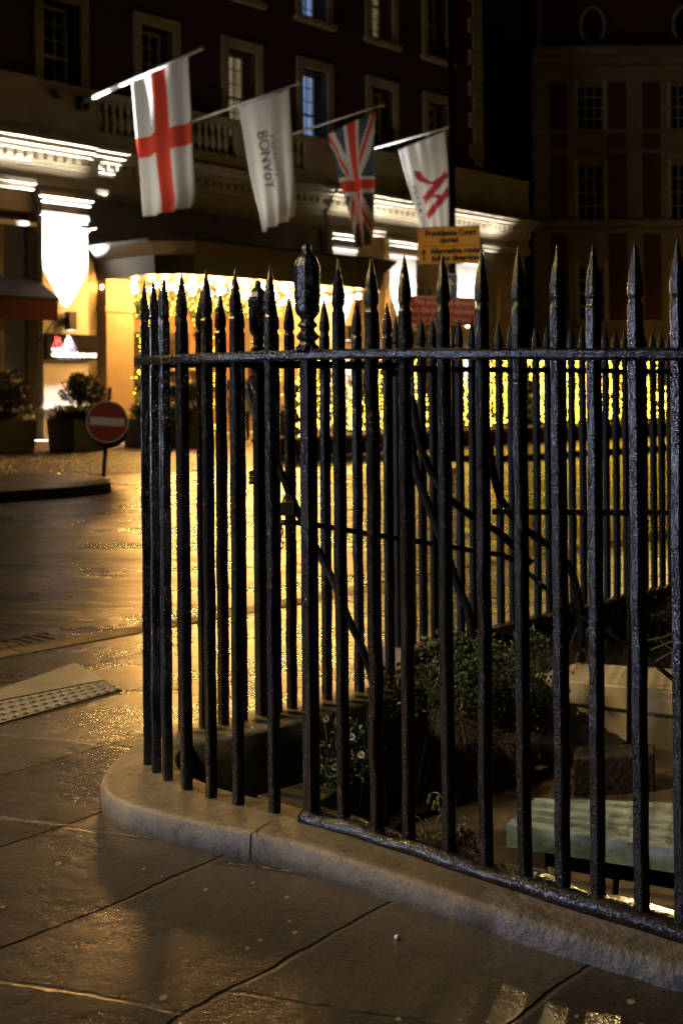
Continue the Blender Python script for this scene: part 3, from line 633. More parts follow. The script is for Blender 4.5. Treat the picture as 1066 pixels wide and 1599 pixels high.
# drain grate
dg = thing("drain_grate", "wet iron drain grate in the gutter beside the dropped kerb", "drain", gp(85, 1013, 0))
g0, g1, g2, g3 = gp(20, 1026, .005), gp(62, 1003, .005), gp(140, 1007, .005), gp(100, 1024, .005)
g0 = Vector((*K(-1.28, -.14), .006)); g3 = Vector((*K(-.72, -.14), .006)); g1 = Vector((*K(-1.28, -.52), .006)); g2 = Vector((*K(-.72, -.52), .006))
mb = MB()
for k in range(9):
    a = g0.lerp(g3, (k + .1) / 9.2); b_ = g1.lerp(g2, (k + .1) / 9.2); a2 = g0.lerp(g3, (k + .55) / 9.2); b2 = g1.lerp(g2, (k + .55) / 9.2)
    mb.hexa([Vector((p.x, p.y, -.02)) for p in (a, a2, b2, b_)] + [Vector((p.x, p.y, .008)) for p in (a, a2, b2, b_)])
for k in (0, .5, 1):
    a = g0.lerp(g1, k); b_ = g3.lerp(g2, k); d = (g1 - g0).normalized() * .012
    mb.hexa([Vector((p.x, p.y, -.02)) for p in (a - d, b_ - d, b_ + d, a + d)] + [Vector((p.x, p.y, .0095)) for p in (a - d, b_ - d, b_ + d, a + d)])
mb.build("grating", M['grey_metal'], dg)
mb = MB(); mb.add([(p.x, p.y, .003) for p in (g0, g3, g2, g1)], [(0, 1, 2, 3)]); mb.build("pit_shade", M['black_ink'], dg)  # flat black sheet painted as the darkness of the drain hole

# gum spots and pebbles on the paving
gums = [(91, 1349, 8), (176, 1339, 3), (225, 1358, 5), (253, 1369, 3), (5, 1417, 7), (255, 1559, 11), (321, 1390, 6), (283, 1482, 5), (292, 1501, 7), (395, 1379, 5), (448, 1402, 7), (406, 1469, 6), (386, 1482, 6), (452, 1439, 5), (122, 1306, 6), (120, 1247, 8), (460, 1457, 7), (985, 1565, 10), (622, 1592, 8), (900, 1588, 6)]
for k, (x, y, r) in enumerate(gums):
    c = gp(x, y, PZ); rr = r / F * c.y * .62; rnd = random.Random(k)
    mb = MB(); ring = [(c.x + math.cos(a) * rr * rnd.uniform(.8, 1.1), c.y + math.sin(a) * rr * rnd.uniform(1.0, 1.5)) for a in [2 * PI * j / 12 for j in range(12)]]
    mb.poly(ring, PZ - .001, PZ + .0009)
    tag(mb.build("gum_spot", M['gum'], origin=c), "flattened pale chewing gum spot trodden into the dark paving", "gum spot", "gum spots on the paving")
c = gp(620, 1467, PZ); mb = MB(); mb.ball((c.x, c.y, PZ + .004), .0065, sz=.8, n=8, m=6)
tag(mb.build("pebble", M['pebble'], origin=c, shade=True), "small bright white pebble on the dark paving in front of the coping", "pebble")

# stones inside the area
def slab_thing(name, x0, x1, D0, D1, z0, z1, m, label, cat="stone", rot=0.0, bev=.008, sk=0.0):
    mb = MB(); c = Vector(((x0 + x1) / 2, (D0 + D1) / 2, z0))
    def R_(x, y):
        dx = x - c.x; dy = y - c.y; return (c.x + dx * math.cos(rot) - dy * math.sin(rot), c.y + dx * math.sin(rot) + dy * math.cos(rot))
    q = [R_(x0, D0), R_(x1, D0), R_(x1 + sk, D1), R_(x0 + sk, D1)]
    n = 10; 
    mb.hexa([(x, y, z0) for x, y in q] + [(x, y, z1) for x, y in q])
    return tag(mb.build(name, m, origin=c, bevel=bev), label, cat)
# small warm slab behind the urn post
mb = MB(); q = [gp(401, 1242, 0), gp(470, 1222, 0), gp(532, 1231, 0), gp(470, 1271, 0)]
mb.hexa([(p.x, p.y, -.45) for p in q] + [(p.x, p.y, 0) for p in q]); tag(mb.build("stone_block", M['kerb'], origin=(q[0] + q[2]) / 2, bevel=.004), "small pale stone block just inside the coping beside the front urn post", "stone")
# green lit slab
gz = -.10
mb = MB(); q = [gp(790, 1287, gz), gp(1180, 1345, gz), gp(1180, 1258, gz), gp(835, 1246, gz)]
mb.hexa([(p.x, p.y, gz - .07) for p in q] + [(p.x, p.y, gz) for p in q]); tag(mb.build("stone_table", M['green_stone'], origin=(q[0] + q[2]) / 2, bevel=.002), "thick pale green stone slab lying inside the railing, streaked with bar shadows", "stone")
mb = MB(); q = [gp(850, 1316, gz - .09), gp(1180, 1376, gz - .09), gp(1180, 1268, gz - .09), gp(860, 1260, gz - .09)]
mb.hexa([(p.x, p.y, -.30) for p in q] + [(p.x, p.y, gz - .092) for p in q]); tag(mb.build("plinth_stone", M['kerb_old'], origin=(q[0] + q[2]) / 2, bevel=.01), "weathered grey stone carrying the pale green slab", "stone")
def rubble(pix, z, th, m, label, seed):
    rnd = random.Random(seed); mb = MB(); q = [gp(x, y, z) for x, y in pix]
    c = sum(q, Vector()) / len(q); mb.poly([(p.x + rnd.uniform(-.004, .004), p.y + rnd.uniform(-.004, .004)) for p in q], z - th, z)
    tag(mb.build("rubble_stone", m, origin=c, bevel=.006), label, "stone")
rubble([(790, 1347), (850, 1356), (865, 1380), (880, 1400), (800, 1372)], -.19, .2, M['kerb_old'], "small whitish stone lying under the green slab nearest the bushes", 1)
rubble([(852, 1352), (960, 1372), (955, 1398), (930, 1392), (890, 1408), (868, 1392)], -.20, .2, M['brown_stone'], "brown broken paving stone under the middle of the green slab", 2)
rubble([(968, 1372), (1120, 1400), (1140, 1450), (1010, 1420), (965, 1400)], -.20, .2, M['brown_stone'], "long brown paving stone at the foot of the green slab beside the last bar", 3)
# basement stair floor (wet) and ledge
mb = MB(); fz = -.30
q = [gp(560, 1290, fz), gp(1200, 1300, fz), gp(1200, 1150, fz), gp(640, 1165, fz)]
mb.hexa([(p.x, p.y, -.5) for p in q] + [(p.x, p.y, fz) for p in q]); M['wet_step'] = mat('wet_step_stone', (0.17, 0.13, 0.075), 0.3, base2=(0.06, 0.045, 0.025), vscale=5, rvar=.12, rscale=8, bump=.6, bscale=90, bdist=.004)
tag(mb.build("stair_landing", M['wet_step'], origin=q[0], bevel=.01), "wet brown stone landing between the bushes and the pale parapet", "landing")
lt = thing("parapet", "pale rendered parapet with a wet projecting capstone inside the railing", "parapet", (1.3, 5.5, -.45))
M['render_wall'] = mat('cream_render', (0.55, 0.45, 0.28), 0.55, base2=(0.38, 0.31, 0.19), vscale=3, bump=.25, bscale=70, bdist=.003)
lz = -.05; q = [gp(832, 1056, lz), gp(1250, 1104, lz), gp(1250, 1058, lz), gp(838, 1030, lz)]
mb = MB(); mb.hexa([(p.x, p.y, lz - .10) for p in q] + [(p.x, p.y, lz) for p in q]); mb.build("capstone", M['render_wall'], lt, bevel=.008)
mb = MB(); o = Vector((.005, .022, 0)); mb.hexa([(p.x, p.y, -.62) for p in (q[0] + o, q[1] + o, q[2], q[3])] + [(p.x, p.y, lz - .101) for p in (q[0] + o, q[1] + o, q[2], q[3])]); mb.build("wall", M['render_wall'], lt)
mb = MB(); q2 = [gp(895, 1186, -.16), gp(1022, 1178, -.16), gp(1022, 1160, -.16), gp(895, 1165, -.16)]
mb.hexa([(p.x, p.y, -.6) for p in q2] + [(p.x, p.y, -.16) for p in q2]); tag(mb.build("step_block", M['soil'], origin=q2[0], bevel=.008), "stone step block against the pale parapet under the newel, coloured dark for its shadow", "step")  # soil colour stands in for the shadow on this step

# ------------------------------------------------------------------ foliage
def leaves(mb, c, rad, n, size, seed, mi=0, flat=1.0, up=0.3, mis=None):
    rnd = random.Random(seed)
    clumps = [Vector((rnd.gauss(0, .45), rnd.gauss(0, .45), rnd.gauss(0, .45))) for _ in range(max(3, n // 60))]
    for _ in range(n):
        cl = rnd.choice(clumps); d = Vector((rnd.gauss(0, 1), rnd.gauss(0, 1), rnd.gauss(0, 1))).normalized() * (rnd.random() ** .4) * .42
        p = cl + d
        if p.length > 1.15: p *= 1.0 / p.length
        P_ = Vector((c[0] + p.x * rad[0], c[1] + p.y * rad[1], c[2] + p.z * rad[2]))
        a = Vector((rnd.gauss(0, 1), rnd.gauss(0, 1), rnd.gauss(0, 1) + up)).normalized(); b_ = a.cross(Vector((rnd.gauss(0, 1), rnd.gauss(0, 1), rnd.gauss(0, 1)))).normalized()
        s_ = size * rnd.uniform(.6, 1.4); w = s_ * .28
        nrm_ = a.cross(b_) * s_ * .12
        mb.add([P_, P_ + a * s_ * .5 + b_ * w + nrm_, P_ + a * s_, P_ + a * s_ * .5 - b_ * w + nrm_], [(0, 1, 2, 3)], rnd.choice(mis) if mis else mi)
def bush(name, c, rad, n, size, seed, mats, label, cat="bush", stems=14, group=None, mis=None, base=None):
    b0 = Vector(base) if base else Vector((c[0], c[1], c[2] - rad[2]))
    t = thing(name, label, cat, b0, group)
    mb = MB(); leaves(mb, c, rad, n, size, seed, mis=mis); mb.build("foliage", mats, t, recalc=False)
    rnd = random.Random(seed + 1); mb = MB()
    for k in range(stems):
        e = Vector((c[0] + rnd.uniform(-.8, .8) * rad[0], c[1] + rnd.uniform(-.7, .7) * rad[1], c[2] + rnd.uniform(0, .8) * rad[2]))
        m_ = b0.lerp(e, .5) + Vector((rnd.uniform(-.1, .1) * rad[0], rnd.uniform(-.1, .1) * rad[1], 0))
        mb.tube([b0, m_, e], [size * .16, size * .12, size * .05], 5)
    mb.build("stem", M['stem'], t)
    return t
LM = [M['leaf'], M['leaf_bright'], M['leaf_dark']]
p = px(540, 1165, 3.95); b1 = bush("daisy_bush", (p.x, p.y, p.z), (.10, .12, .15), 1100, .019, 3, LM, "small leafy bush with little white daisies behind the front urn post", mis=[0, 0, 1, 2], base=(p.x, p.y, -.44))
for (x, y) in [(522, 1197), (508, 1122), (548, 1150), (563, 1178)]:
    c = px(x, y, 3.80); mb = MB(); mb.ball(c, .006, mi=1)
    for k in range(11):
        a = 2 * PI * k / 11; d = Vector((math.cos(a), -.3, math.sin(a))) * .013; s_ = Vector((-math.sin(a), 0, math.cos(a))) * .003
        mb.add([c, c + d * .6 + s_, c + d, c + d * .6 - s_], [(0, 1, 2, 3)])
    mb.build("daisy", [M['petal'], M['yellow_line']], b1, recalc=False)
p = px(640, 1095, 4.55); bush("leafy_bush", (p.x, p.y, p.z), (.15, .15, .17), 1100, .020, 11, LM, "loose green bush spilling beside the daisy bush, its leaves catching yellow light", mis=[0, 1, 1, 2], base=(p.x, p.y, -.44))
p = px(742, 1085, 4.9); bush("tall_bush", (p.x, p.y, p.z), (.18, .17, .20), 1500, .020, 12, LM, "tallest dense dark bush growing in the middle of the basement area", mis=[0, 0, 1, 2, 2], base=(p.x, p.y, -.44))
p = px(720, 1030, 5.1); bush("fern_clump", (p.x, p.y, p.z), (.16, .12, .13), 1900, .022, 14, LM, "bright fern like clump leaning on the far coping above the dense bush", mis=[1, 1, 0], base=(p.x, p.y, -.1))
p = px(825, 1085, 5.3); bush("dark_shrub", (p.x, p.y, p.z), (.18, .12, .26), 2200, .02, 15, LM, "very dark shrub pressed against the end of the pale parapet", mis=[2, 2, 0], base=(p.x, p.y, -.3))
p = px(985, 975, 6.35); bush("ivy", (p.x, p.y, p.z), (.5, .15, .14), 2200, .022, 16, [M['leaf_dark'], M['stem'], M['leaf']], "brown ivy and dead leaves hanging on the bank above the parapet", "ivy", mis=[0, 1, 1, 2], base=(p.x, p.y, 0))
# bare twigs at the right
tw = MB()
for pts in ([(1010, 1000), (1035, 995), (1060, 985), (1100, 975)], [(1015, 1015), (1040, 1005), (1075, 990)], [(1020, 1035), (1050, 1018), (1090, 1008)], [(1030, 1000), (1045, 1012), (1060, 1018)]):
    tw.tube(smooth([px(x, y, 5.9) for x, y in pts], 4), .0032, 5)
tag(tw.build("bare_branch", M['stem'], origin=px(1060, 1000, 5.9)), "bare dark twigs reaching over the pale parapet by the last bar", "branch")
# dry plant near the coping
dp = thing("dried_plant", "withered straw coloured plant with drooping seed heads just inside the coping", "plant", px(700, 1345, 3.15))
mb = MB()
for pts in ([(700, 1340), (680, 1290), (695, 1262), (685, 1240), (674, 1238)], [(700, 1340), (690, 1300), (672, 1312), (655, 1278), (641, 1278)], [(705, 1340), (712, 1290), (692, 1262), (688, 1270)], [(745, 1345), (738, 1290), (718, 1272)], [(690, 1345), (675, 1300), (664, 1278)], [(720, 1345), (725, 1300), (708, 1275), (703, 1268)]):
    mb.tube(smooth([px(x, y, 3.2 + .01 * k) for k, (x, y) in enumerate(pts)], 4), .0013, 5)
mb.build("stem", M['dry'], dp)
mb = MB(); rnd = random.Random(5)
for (x, y) in [(671, 1244), (669, 1252), (684, 1247), (684, 1256), (678, 1255), (677, 1262), (695, 1262), (686, 1265), (701, 1270), (706, 1276), (709, 1282), (713, 1287), (718, 1296), (660, 1300)]:
    c = px(x, y, 3.2); mb.ball(c, .0045 * rnd.uniform(.7, 1.2), sz=1.8, n=6, m=5)
mb.build("seed_head", M['dry'], dp)
mb = MB(); c = px(735, 1318, 3.2); leaves(mb, c, (.055, .05, .05), 420, .014, 33, mis=[0, 1]); c = px(680, 1312, 3.2); leaves(mb, c, (.05, .04, .02), 200, .014, 34, mis=[0, 1])
mb.build("foliage", [M['dry'], M['stem']], dp, recalc=False)
# little weed on the paving
c = gp(935, 1470, PZ); mb = MB(); leaves(mb, (c.x, c.y, PZ + .005), (.018, .012, .010), 60, .012, 8)
tag(mb.build("weed", [M['leaf_bright']], origin=c, recalc=False), "tiny green weed sprouting at the foot of the rough coping", "weed")

# ------------------------------------------------------------------ far pavement, forecourt
FZ = .10
fd = Vector((.719, .695)).normalized(); fn = Vector((fd.y, -fd.x))
def G(a, off): q = Vector((.08, 22.4)) + fd * a + fn * off; return (q.x, q.y)
mb = MB(); mb.poly([G(1.0, 2.35), G(1.25, 2.6), G(45, 2.6), G(45, -.35), G(-1.3, -.35), G(-1.3, .0), G(-.6, .2)], -.05, FZ); structure(mb.build("far_pavement", M['paving_far']))
mb = MB(); mb.poly([G(1.3, 2.6), G(1.4, 2.74), G(45, 2.74), G(45, 2.6)], -.05, FZ + .004); structure(mb.build("far_kerb", M['kerbdark']))
isl = [(-9, 12.4), (-5, 13.75), (-3.9, 14.35), (-3.25, 14.9), (-2.85, 15.6), (-3.0, 16.6), (-3.6, 17.4), (-9, 17.0)]
mb = MB(); mb.poly(isl, -.05, FZ); structure(mb.build("corner_pavement", M['paving_far']))
isl2 = [(x * 1.0 + (0.05 if x > -8 else 0), y - .09) for x, y in isl[:5]]; isl3 = [(x, y) for x, y in isl[:5]]
mb = MB(); mb.poly(isl2 + list(reversed([(x - .02, y + .04) for x, y in isl3])), -.05, FZ + .006); structure(mb.build("corner_kerb", M['kerbdark']))
mb = MB(); cp = [(-14, 16.2), (-9, 17.3), (-4.9, 18.2), (-2.9, 18.9), (-1.5, 20.0), G(-1.2, -.2), G(45, -.3), (45, 80)] + [(H(30, .2, 0).x, H(30, .2, 0).y), (H(-14, .2, 0).x, H(-14, .2, 0).y)]
cp = [(-14, 16.2), (-9, 17.3), (-4.9, 18.2), (-2.9, 18.9), (-1.5, 20.0), G(-1.2, -.38), G(40, -.38)] + [(H(40, 0, 0).x, H(40, 0, 0).y), (H(-14, 0, 0).x, H(-14, 0, 0).y)]
tri = tessellate_polygon([[Vector((p[0], p[1], 0)) for p in cp]]); mb.add([(p[0], p[1], .008) for p in cp], tri)
fc = structure(mb.build("forecourt", M['cobble']), "cobbled hotel forecourt")
for f in fc.data.polygons:
    if f.normal.z < 0: f.flip()

# ------------------------------------------------------------------ low wall and light hedge
mb = MB(); 
def gbox(mb, a0, a1, o0, o1, z0, z1, mi=0):
    q = [G(a0, o1), G(a1, o1), G(a1, o0), G(a0, o0)]
    mb.hexa([(x, y, z0) for x, y in q] + [(x, y, z1) for x, y in q], mi)
lw = thing("low_wall", "low dark brick wall with a thin stone cap under the fairy light screen", "wall", (*G(0, 0), FZ))
gbox(mb, -1.25, 26, -.35, 0, FZ - .02, .37); mb.build("wall", M['brick'], lw)
mb = MB(); gbox(mb, -1.3, 26, -.38, .04, .372, .43); mb.build("cap", M['stone'], lw)
hd = thing("light_hedge", "long clipped hedge covered in yellow fairy lights behind the railing bars", "hedge", (*G(8, -.2), .43))
mb = MB(); rnd = random.Random(21)
for k in range(9000):
    a = rnd.uniform(-.9, 20); o = rnd.uniform(-.30, .0); q = G(a, o); z = rnd.uniform(.45, 1.80)
    if noise.noise(Vector((a * 1.3, 0, z * 1.1))) < -.22: continue
    leaves(mb, (q[0], q[1], z), (.02, .02, .02), 1, .09, k)
mb.build("foliage", M['leaf_dark'], hd, recalc=False)
mb = MB()
n_str = 190
for k in range(n_str):
    a = -.85 + k * .108 + rnd.uniform(-.03, .03); z = 1.80 + rnd.uniform(-.02, .03); 
    dens = .048 if (a > 2.5) else .058
    while z > .50:
        if noise.noise(Vector((a * 1.1, 5, z * .9))) > -.33:
            q = G(a + rnd.uniform(-.03, .03), .03 + rnd.uniform(-.02, .03)); mb.ball((q[0], q[1], z), rnd.uniform(.011, .018), n=4, m=3)
        z -= dens * rnd.uniform(.6, 1.5)
    if rnd.random() < .0: pass
fl = mb.build("fairy_lights", M['fairy'], hd, recalc=False); fl["kind"] = "stuff"
# string-light column in front of the screen's end
mb = MB()
for k in range(70):
    z = .45 + k * .019; q = G(-1.15 + .05 * math.sin(k * .5) + rnd.uniform(-.05, .05), .08); mb.ball((q[0], q[1], z), .013, n=4, m=3)
fl = mb.build("light_string", M['fairy'], hd, recalc=False); fl["kind"] = "stuff"

# ------------------------------------------------------------------ hotel
hotel = thing("hotel_building", "corner hotel with floodlit stone ground floor, balustrade and dark brick upper floors", "building", H(6, 0, 0))
ENT0, ENT1 = 3.66, 10.2
lowz = 5.88
M['window_dim'] = mat('dim_shop_window', (0.03, 0.022, 0.012), 0.12, emit=(1.0, .7, .3), estr=.012)
mb = MB()
segs = [(-9, -1.9, 0, lowz), (-1.9, .95, 0, .75), (-1.9, .95, 5.4, lowz), (.95, ENT0, 0, lowz), (ENT0, ENT1, 4.5, lowz)]
gw = [(12.3, 13.4), (15.2, 16.6), (18.6, 19.9)]
last = ENT1
for a, b in gw:
    segs += [(last, a, 0, lowz), (a, b, 0, .9), (a, b, 4.6, lowz)]; last = b
segs += [(last, 21.5, 0, lowz)]
for a, b, z0, z1 in segs: mb.hbox(a, b, -.6, 0, z0, z1)
mb.hbox(ENT1, 21.5, -8, -.603, 0, lowz); 
mb.build("wall", M['stone'], hotel)
# rusticated joints are modelled as thin proud courses
mb = MB()
for a, b in ((-9, -1.9), (.95, ENT0), (ENT1, 12.25), (13.45, 15.15), (16.65, 18.55), (19.95, 21.48)):
    z = .5; mb = MB()
    while z < 5.3: mb.hbox(a + .01, b - .01, .001, .022, z + .02, z + .53); z += .56
    mb.build("stone_course", M['stone'], hotel, bevel=.01)
for a, b in [(-1.9, .95)] + gw:
    z0, z1 = (.75, 5.4) if a < 0 else (.9, 4.6)
    w = MB(); w.hbox(a, b, -.36, -.30, z0, z0 + .12); w.hbox(a, b, -.36, -.30, z1 - .12, z1)
    nn_ = 4 if a < 0 else 3
    for k in range(nn_ + 1):
        tt = a + (b - a) * k / nn_; w.hbox(max(a, tt - .06), min(b, tt + .06), -.358, -.298, z0 + .121, z1 - .121)
    w.hbox(a + .06, b - .06, -.356, -.302, (z0 + z1) * .55, (z0 + z1) * .55 + .08)
    win = w.build("window", M['stem'] if a < 0 else M['frame'], hotel); g = MB(); g.hbox(a, b, -.40, -.37, z0, z1); g.build("pane", M['window_dim'], win)
# entablature: frieze, cornice, dentils
def moulding(mb, t0, t1, rows):
    for (s_, z0, z1) in rows: mb.hbox(t0, t1, -.3, s_, z0, z1)
def entab(t0, t1, ds):
    mb = MB(); moulding(mb, t0, t1, [(.10 + ds, lowz + .001, 6.0), (.16 + ds, 6.003, 6.12), (.06 + ds, 6.123, 6.42), (.14 + ds, 6.423, 6.52), (.20 + ds, 6.523, 6.60), (.30 + ds, 6.76, 6.86), (.44 + ds, 6.863, 6.98), (.52 + ds, 6.983, 7.08), (.22 + ds, 7.083, 7.30)])
    mb.hbox(t0, t1, -.3, .12 + ds, 6.603, 6.757)
    mb.build("cornice", M['stone'] , hotel)
    mb = MB(); t = t0 + .06
    while t < t1 - .2: mb.hbox(t, t + .15, .1201 + ds, .25 + ds, 6.61, 6.75); t += .27
    mb.build("dentil_course", M['stone'], hotel)
entab(-9, 2.32, .12); entab(2.323, 10.9, 0.0); entab(10.903, 21.5, .12)
# pilasters with lit capitals
def pilaster(t, w=1.3):
    mb = MB(); h = w / 2
    mb.hbox(t - h, t + h, .023, .22, .95, 5.33); mb.hbox(t - h - .06, t + h + .06, .023, .30, .012, .60); mb.hbox(t - h - .02, t + h + .02, .023, .26, .603, .80); mb.hbox(t - h - .09, t + h + .09, .023, .34, .803, .87); mb.hbox(t - h - .03, t + h + .03, .023, .27, .873, .947)
    mb.hbox(t - h - .03, t + h + .03, .023, .25, 5.333, 5.43); mb.hbox(t - h, t + h, .023, .22, 5.433, 5.63); mb.hbox(t - h - .05, t + h + .05, .023, .29, 5.633, 5.75); mb.hbox(t - h - .10, t + h + .10, .023, .36, 5.753, 5.875)
    return mb.build("pilaster", M['stone_white'], hotel, bevel=.006)
def wall_light(t, up, down, zf=2.68):
    lf = thing("wall_lantern", WL[t], "wall light", H(t, .22, zf), "upward and downward lights on the hotel pilasters")
    mb = MB(); mb.hbox(t - .10, t + .10, .30, .50, zf, zf + .42); mb.hbox(t - .05, t + .05, .221, .30, zf + .12, zf + .30); mb.build("housing", M['black'], lf)
    g = MB(); g.hbox(t - .07, t + .07, .33, .47, zf - .012, zf - .002); g.build("lens", M['letter_lit'], lf)
    c = H(t, .325, zf + .46); lamp("uplight", 'SPOT', c, up, (0.97, 0.97, 1.0), shadow_soft_size=.03, spot_size=math.radians(70), spot_blend=.5, target=H(t, .20, zf + 3.5))
    if down: c = H(t, .40, zf - .05); lamp("downlight", 'SPOT', c, down, (0.97, 0.97, 1.0), shadow_soft_size=.04, spot_size=math.radians(64), spot_blend=.35, target=H(t, .30, zf - 3))
WL = {1.64: "slim black wall lantern shining above the hotel name board", 11.5: "black wall lantern on the pilaster at the far end of the canopy", 14.35: "black wall lantern on the pilaster behind the union flag", 17.75: "black wall lantern on the pilaster behind the red and blue signs", -3.2: "black wall lantern beyond the red awning"}
for t in (1.64, 11.5, 14.35, 17.75, -3.2): pilaster(t); 
for t in (1.64, 11.5, 14.35, 17.75): wall_light(t, (26000 if t < 2 else 6000), (2600 if t < 2 else 1300) if t < 2 else 500)
# lights that wash the cornice (hidden on the capital ledge)
for t0, t1 in ((-4, 2.1), (11.0, 19.5)):
    c = H((t0 + t1) / 2, .56, 6.36); o = lamp("cornice_wash", 'AREA', c, 62 * (t1 - t0) / 6, (1.0, .96, .86), shape='RECTANGLE', size=(t1 - t0), size_y=.05)
    zax = -(H(0, .50, 6.85) - H(0, .60, 6.40)).normalized(); xax = Vector((U[0], U[1], 0)).normalized(); yax = zax.cross(xax)
    o.matrix_world = Matrix(((xax.x, yax.x, zax.x, c.x), (xax.y, yax.y, zax.y, c.y), (xax.z, yax.z, zax.z, c.z), (0, 0, 0, 1)))
# lintel over shop window and red awning
mb = MB(); mb.hbox(-2.2, .9, .023, .16, 5.60 - .55, 5.15); mb.build("lintel", M['stone_white'], hotel)
aw = thing("red_awning", "dark red shop awning over the window beside the hotel name board", "awning", H(-.6, .1, 3.0))
mb = MB(); mb.hexa([H(-2.1, .85, 2.85), H(.95, .85, 2.85), H(.95, .03, 2.95), H(-2.1, .03, 2.95), H(-2.1, .85, 3.30), H(.95, .85, 3.30), H(.95, .03, 3.62), H(-2.1, .03, 3.62)]); mb.build("valance", M['awning'], aw)
mb = MB(); mb.hexa([H(-2.12, .88, 3.302), H(.97, .88, 3.302), H(.97, .025, 3.622), H(-2.12, .025, 3.622), H(-2.12, .88, 3.36), H(.97, .88, 3.36), H(.97, .025, 3.86), H(-2.12, .025, 3.86)]); mb.build("hood", M['panel_black'], aw)
mb = MB(); mb.tube([H(.9, .84, 2.86), H(.9, .3, 2.5), H(.9, .05, 2.35)], .02, 6); mb.build("arm", M['black'], aw)
# upper brick storeys
rows = [(8.15, 10.55), (12.1, 14.4)]
wt = [-7.0, -4.05, -1.05, 1.91, 4.88, 7.92, 10.87, 13.95, 16.8]; ww = .54
mb = MB(); TE = 19.3; zb, zt_ = 7.303, 17.0; S0, S1 = -.9, -.25
edges = [-9] + [e for t in wt for e in (t - ww, t + ww)] + [TE]
for k in range(0, len(edges), 2): mb.hbox(edges[k], edges[k + 1], S0, S1, zb, zt_)
for t in wt:
    zz = [zb] + [z for r in rows for z in r] + [zt_]
    for k in range(0, len(zz), 2): mb.hbox(t - ww, t + ww, S0, S1 - .001, zz[k], zz[k + 1])
mb.hbox(-9, TE, -9, -2.2, zb, zt_); mb.hbox(TE - .4, TE, -9, S0, zb, zt_)
mb.build("brick_wall", M['brick'], hotel)
mb = MB(); mb.hbox(10.9, 21.45, -9, -.31, zb, 7.32); mb.build("flat_roof", M['stone'], hotel)
lit = {(5, 0): 'glass_warm', (6, 0): 'glass_blue', (6, 1): 'glass_blue', (7, 1): 'glass_warm'}
for ci, t in enumerate(wt):
    for ri, (z0, z1) in enumerate(rows):
        w = MB(); o = .24
        w.hbox(t - ww - o, t - ww, S1 - .2, S1 + .07, z0 - .1, z1 + .28); w.hbox(t + ww, t + ww + o, S1 - .2, S1 + .07, z0 - .1, z1 + .28)
        w.hbox(t - ww + .001, t + ww - .001, S1 - .2, S1 + .069, z1, z1 + .28); w.hbox(t - ww - o - .08, t + ww + o + .08, S1 - .2, S1 + .16, z0 - .25, z0 - .101)
        win = w.build("window", M['stone'], hotel)
        f = MB(); d0, d1 = S1 - .54, S1 - .47
        f.hbox(t - ww, t - ww + .07, d0, d1, z0, z1); f.hbox(t + ww - .07, t + ww, d0, d1, z0, z1); f.hbox(t - ww + .071, t + ww - .071, d0, d1, z0, z0 + .09); f.hbox(t - ww + .071, t + ww - .071, d0, d1, z1 - .07, z1)
        f.hbox(t - ww + .071, t + ww - .071, d0, d1 - .002, (z0 + z1) / 2 - .035, (z0 + z1) / 2 + .035)
        for k in (1, 2): tt = t - ww + 2 * ww * k / 3; f.hbox(tt - .015, tt + .015, d0 + .02, d1 - .012, z0 + .09, z1 - .07)
        for k in (1, 2, 4, 5): zz_ = z0 + (z1 - z0) * k / 6; f.hbox(t - ww + .07, t + ww - .07, d0 + .022, d1 - .014, zz_ - .013, zz_ + .013)
        f.build("sash", M['frame'], win)
        g = MB(); g.hbox(t - ww, t + ww, d0 - .03, d0 - .005, z0, z1); g.build("pane", M[lit.get((ci, ri), 'glass_dark')], win)
# quoins
mb = MB(); z = 7.4; k = 0
while z < 16.8: mb.hbox(TE - (.75 if k % 2 else .5), TE + .04, S1 - .5, S1 + .05, z, z + .50); z += .53; k += 1
mb.build("quoin", M['stone'], hotel, bevel=.02)
# string band, parapet and balustrade
mb = MB(); mb.hbox(10.0, 21.5, -.05, .20, 7.303, 8.35); mb.hbox(10.0, 21.5, -.10, .26, 8.353, 8.48)
for a, b in ((-9, 2.6), (5.0, 5.6)): mb.hbox(a, b, -.05, .20, 7.303, 8.35); mb.hbox(a, b, -.08, .26, 8.353, 8.48)
mb.hbox(2.603, 4.997, -.05, .2, 7.303, 7.5); mb.hbox(5.603, 9.997, -.05, .2, 7.303, 7.5)
mb.hbox(2.603, 4.997, -.08, .26, 8.30, 8.478); mb.hbox(5.603, 9.997, -.08, .26, 8.30, 8.478); mb.hbox(7.3, 7.75, -.049, .199, 7.503, 8.298)
mb.build("parapet", M['stone'], hotel)
bal = None; tt = 2.75
while tt < 9.9:
    if not (4.9 < tt < 5.7 or 7.2 < tt < 7.85):
        c = H(tt, .07, 7.5)
        if bal is None:
            bal = MB().lathe(c, [(.085, 0), (.085, .05), (.05, .08), (.06, .14), (.10, .27), (.09, .38), (.045, .55), (.04, .62), (.07, .66), (.05, .70), (.085, .74), (.085, .80)], n=8).build("baluster", M['stone'], hotel, shade=True); b0 = c
        else:
            o = bal.copy(); COL.objects.link(o); o.parent = hotel; o.location = c - b0
    tt += .235
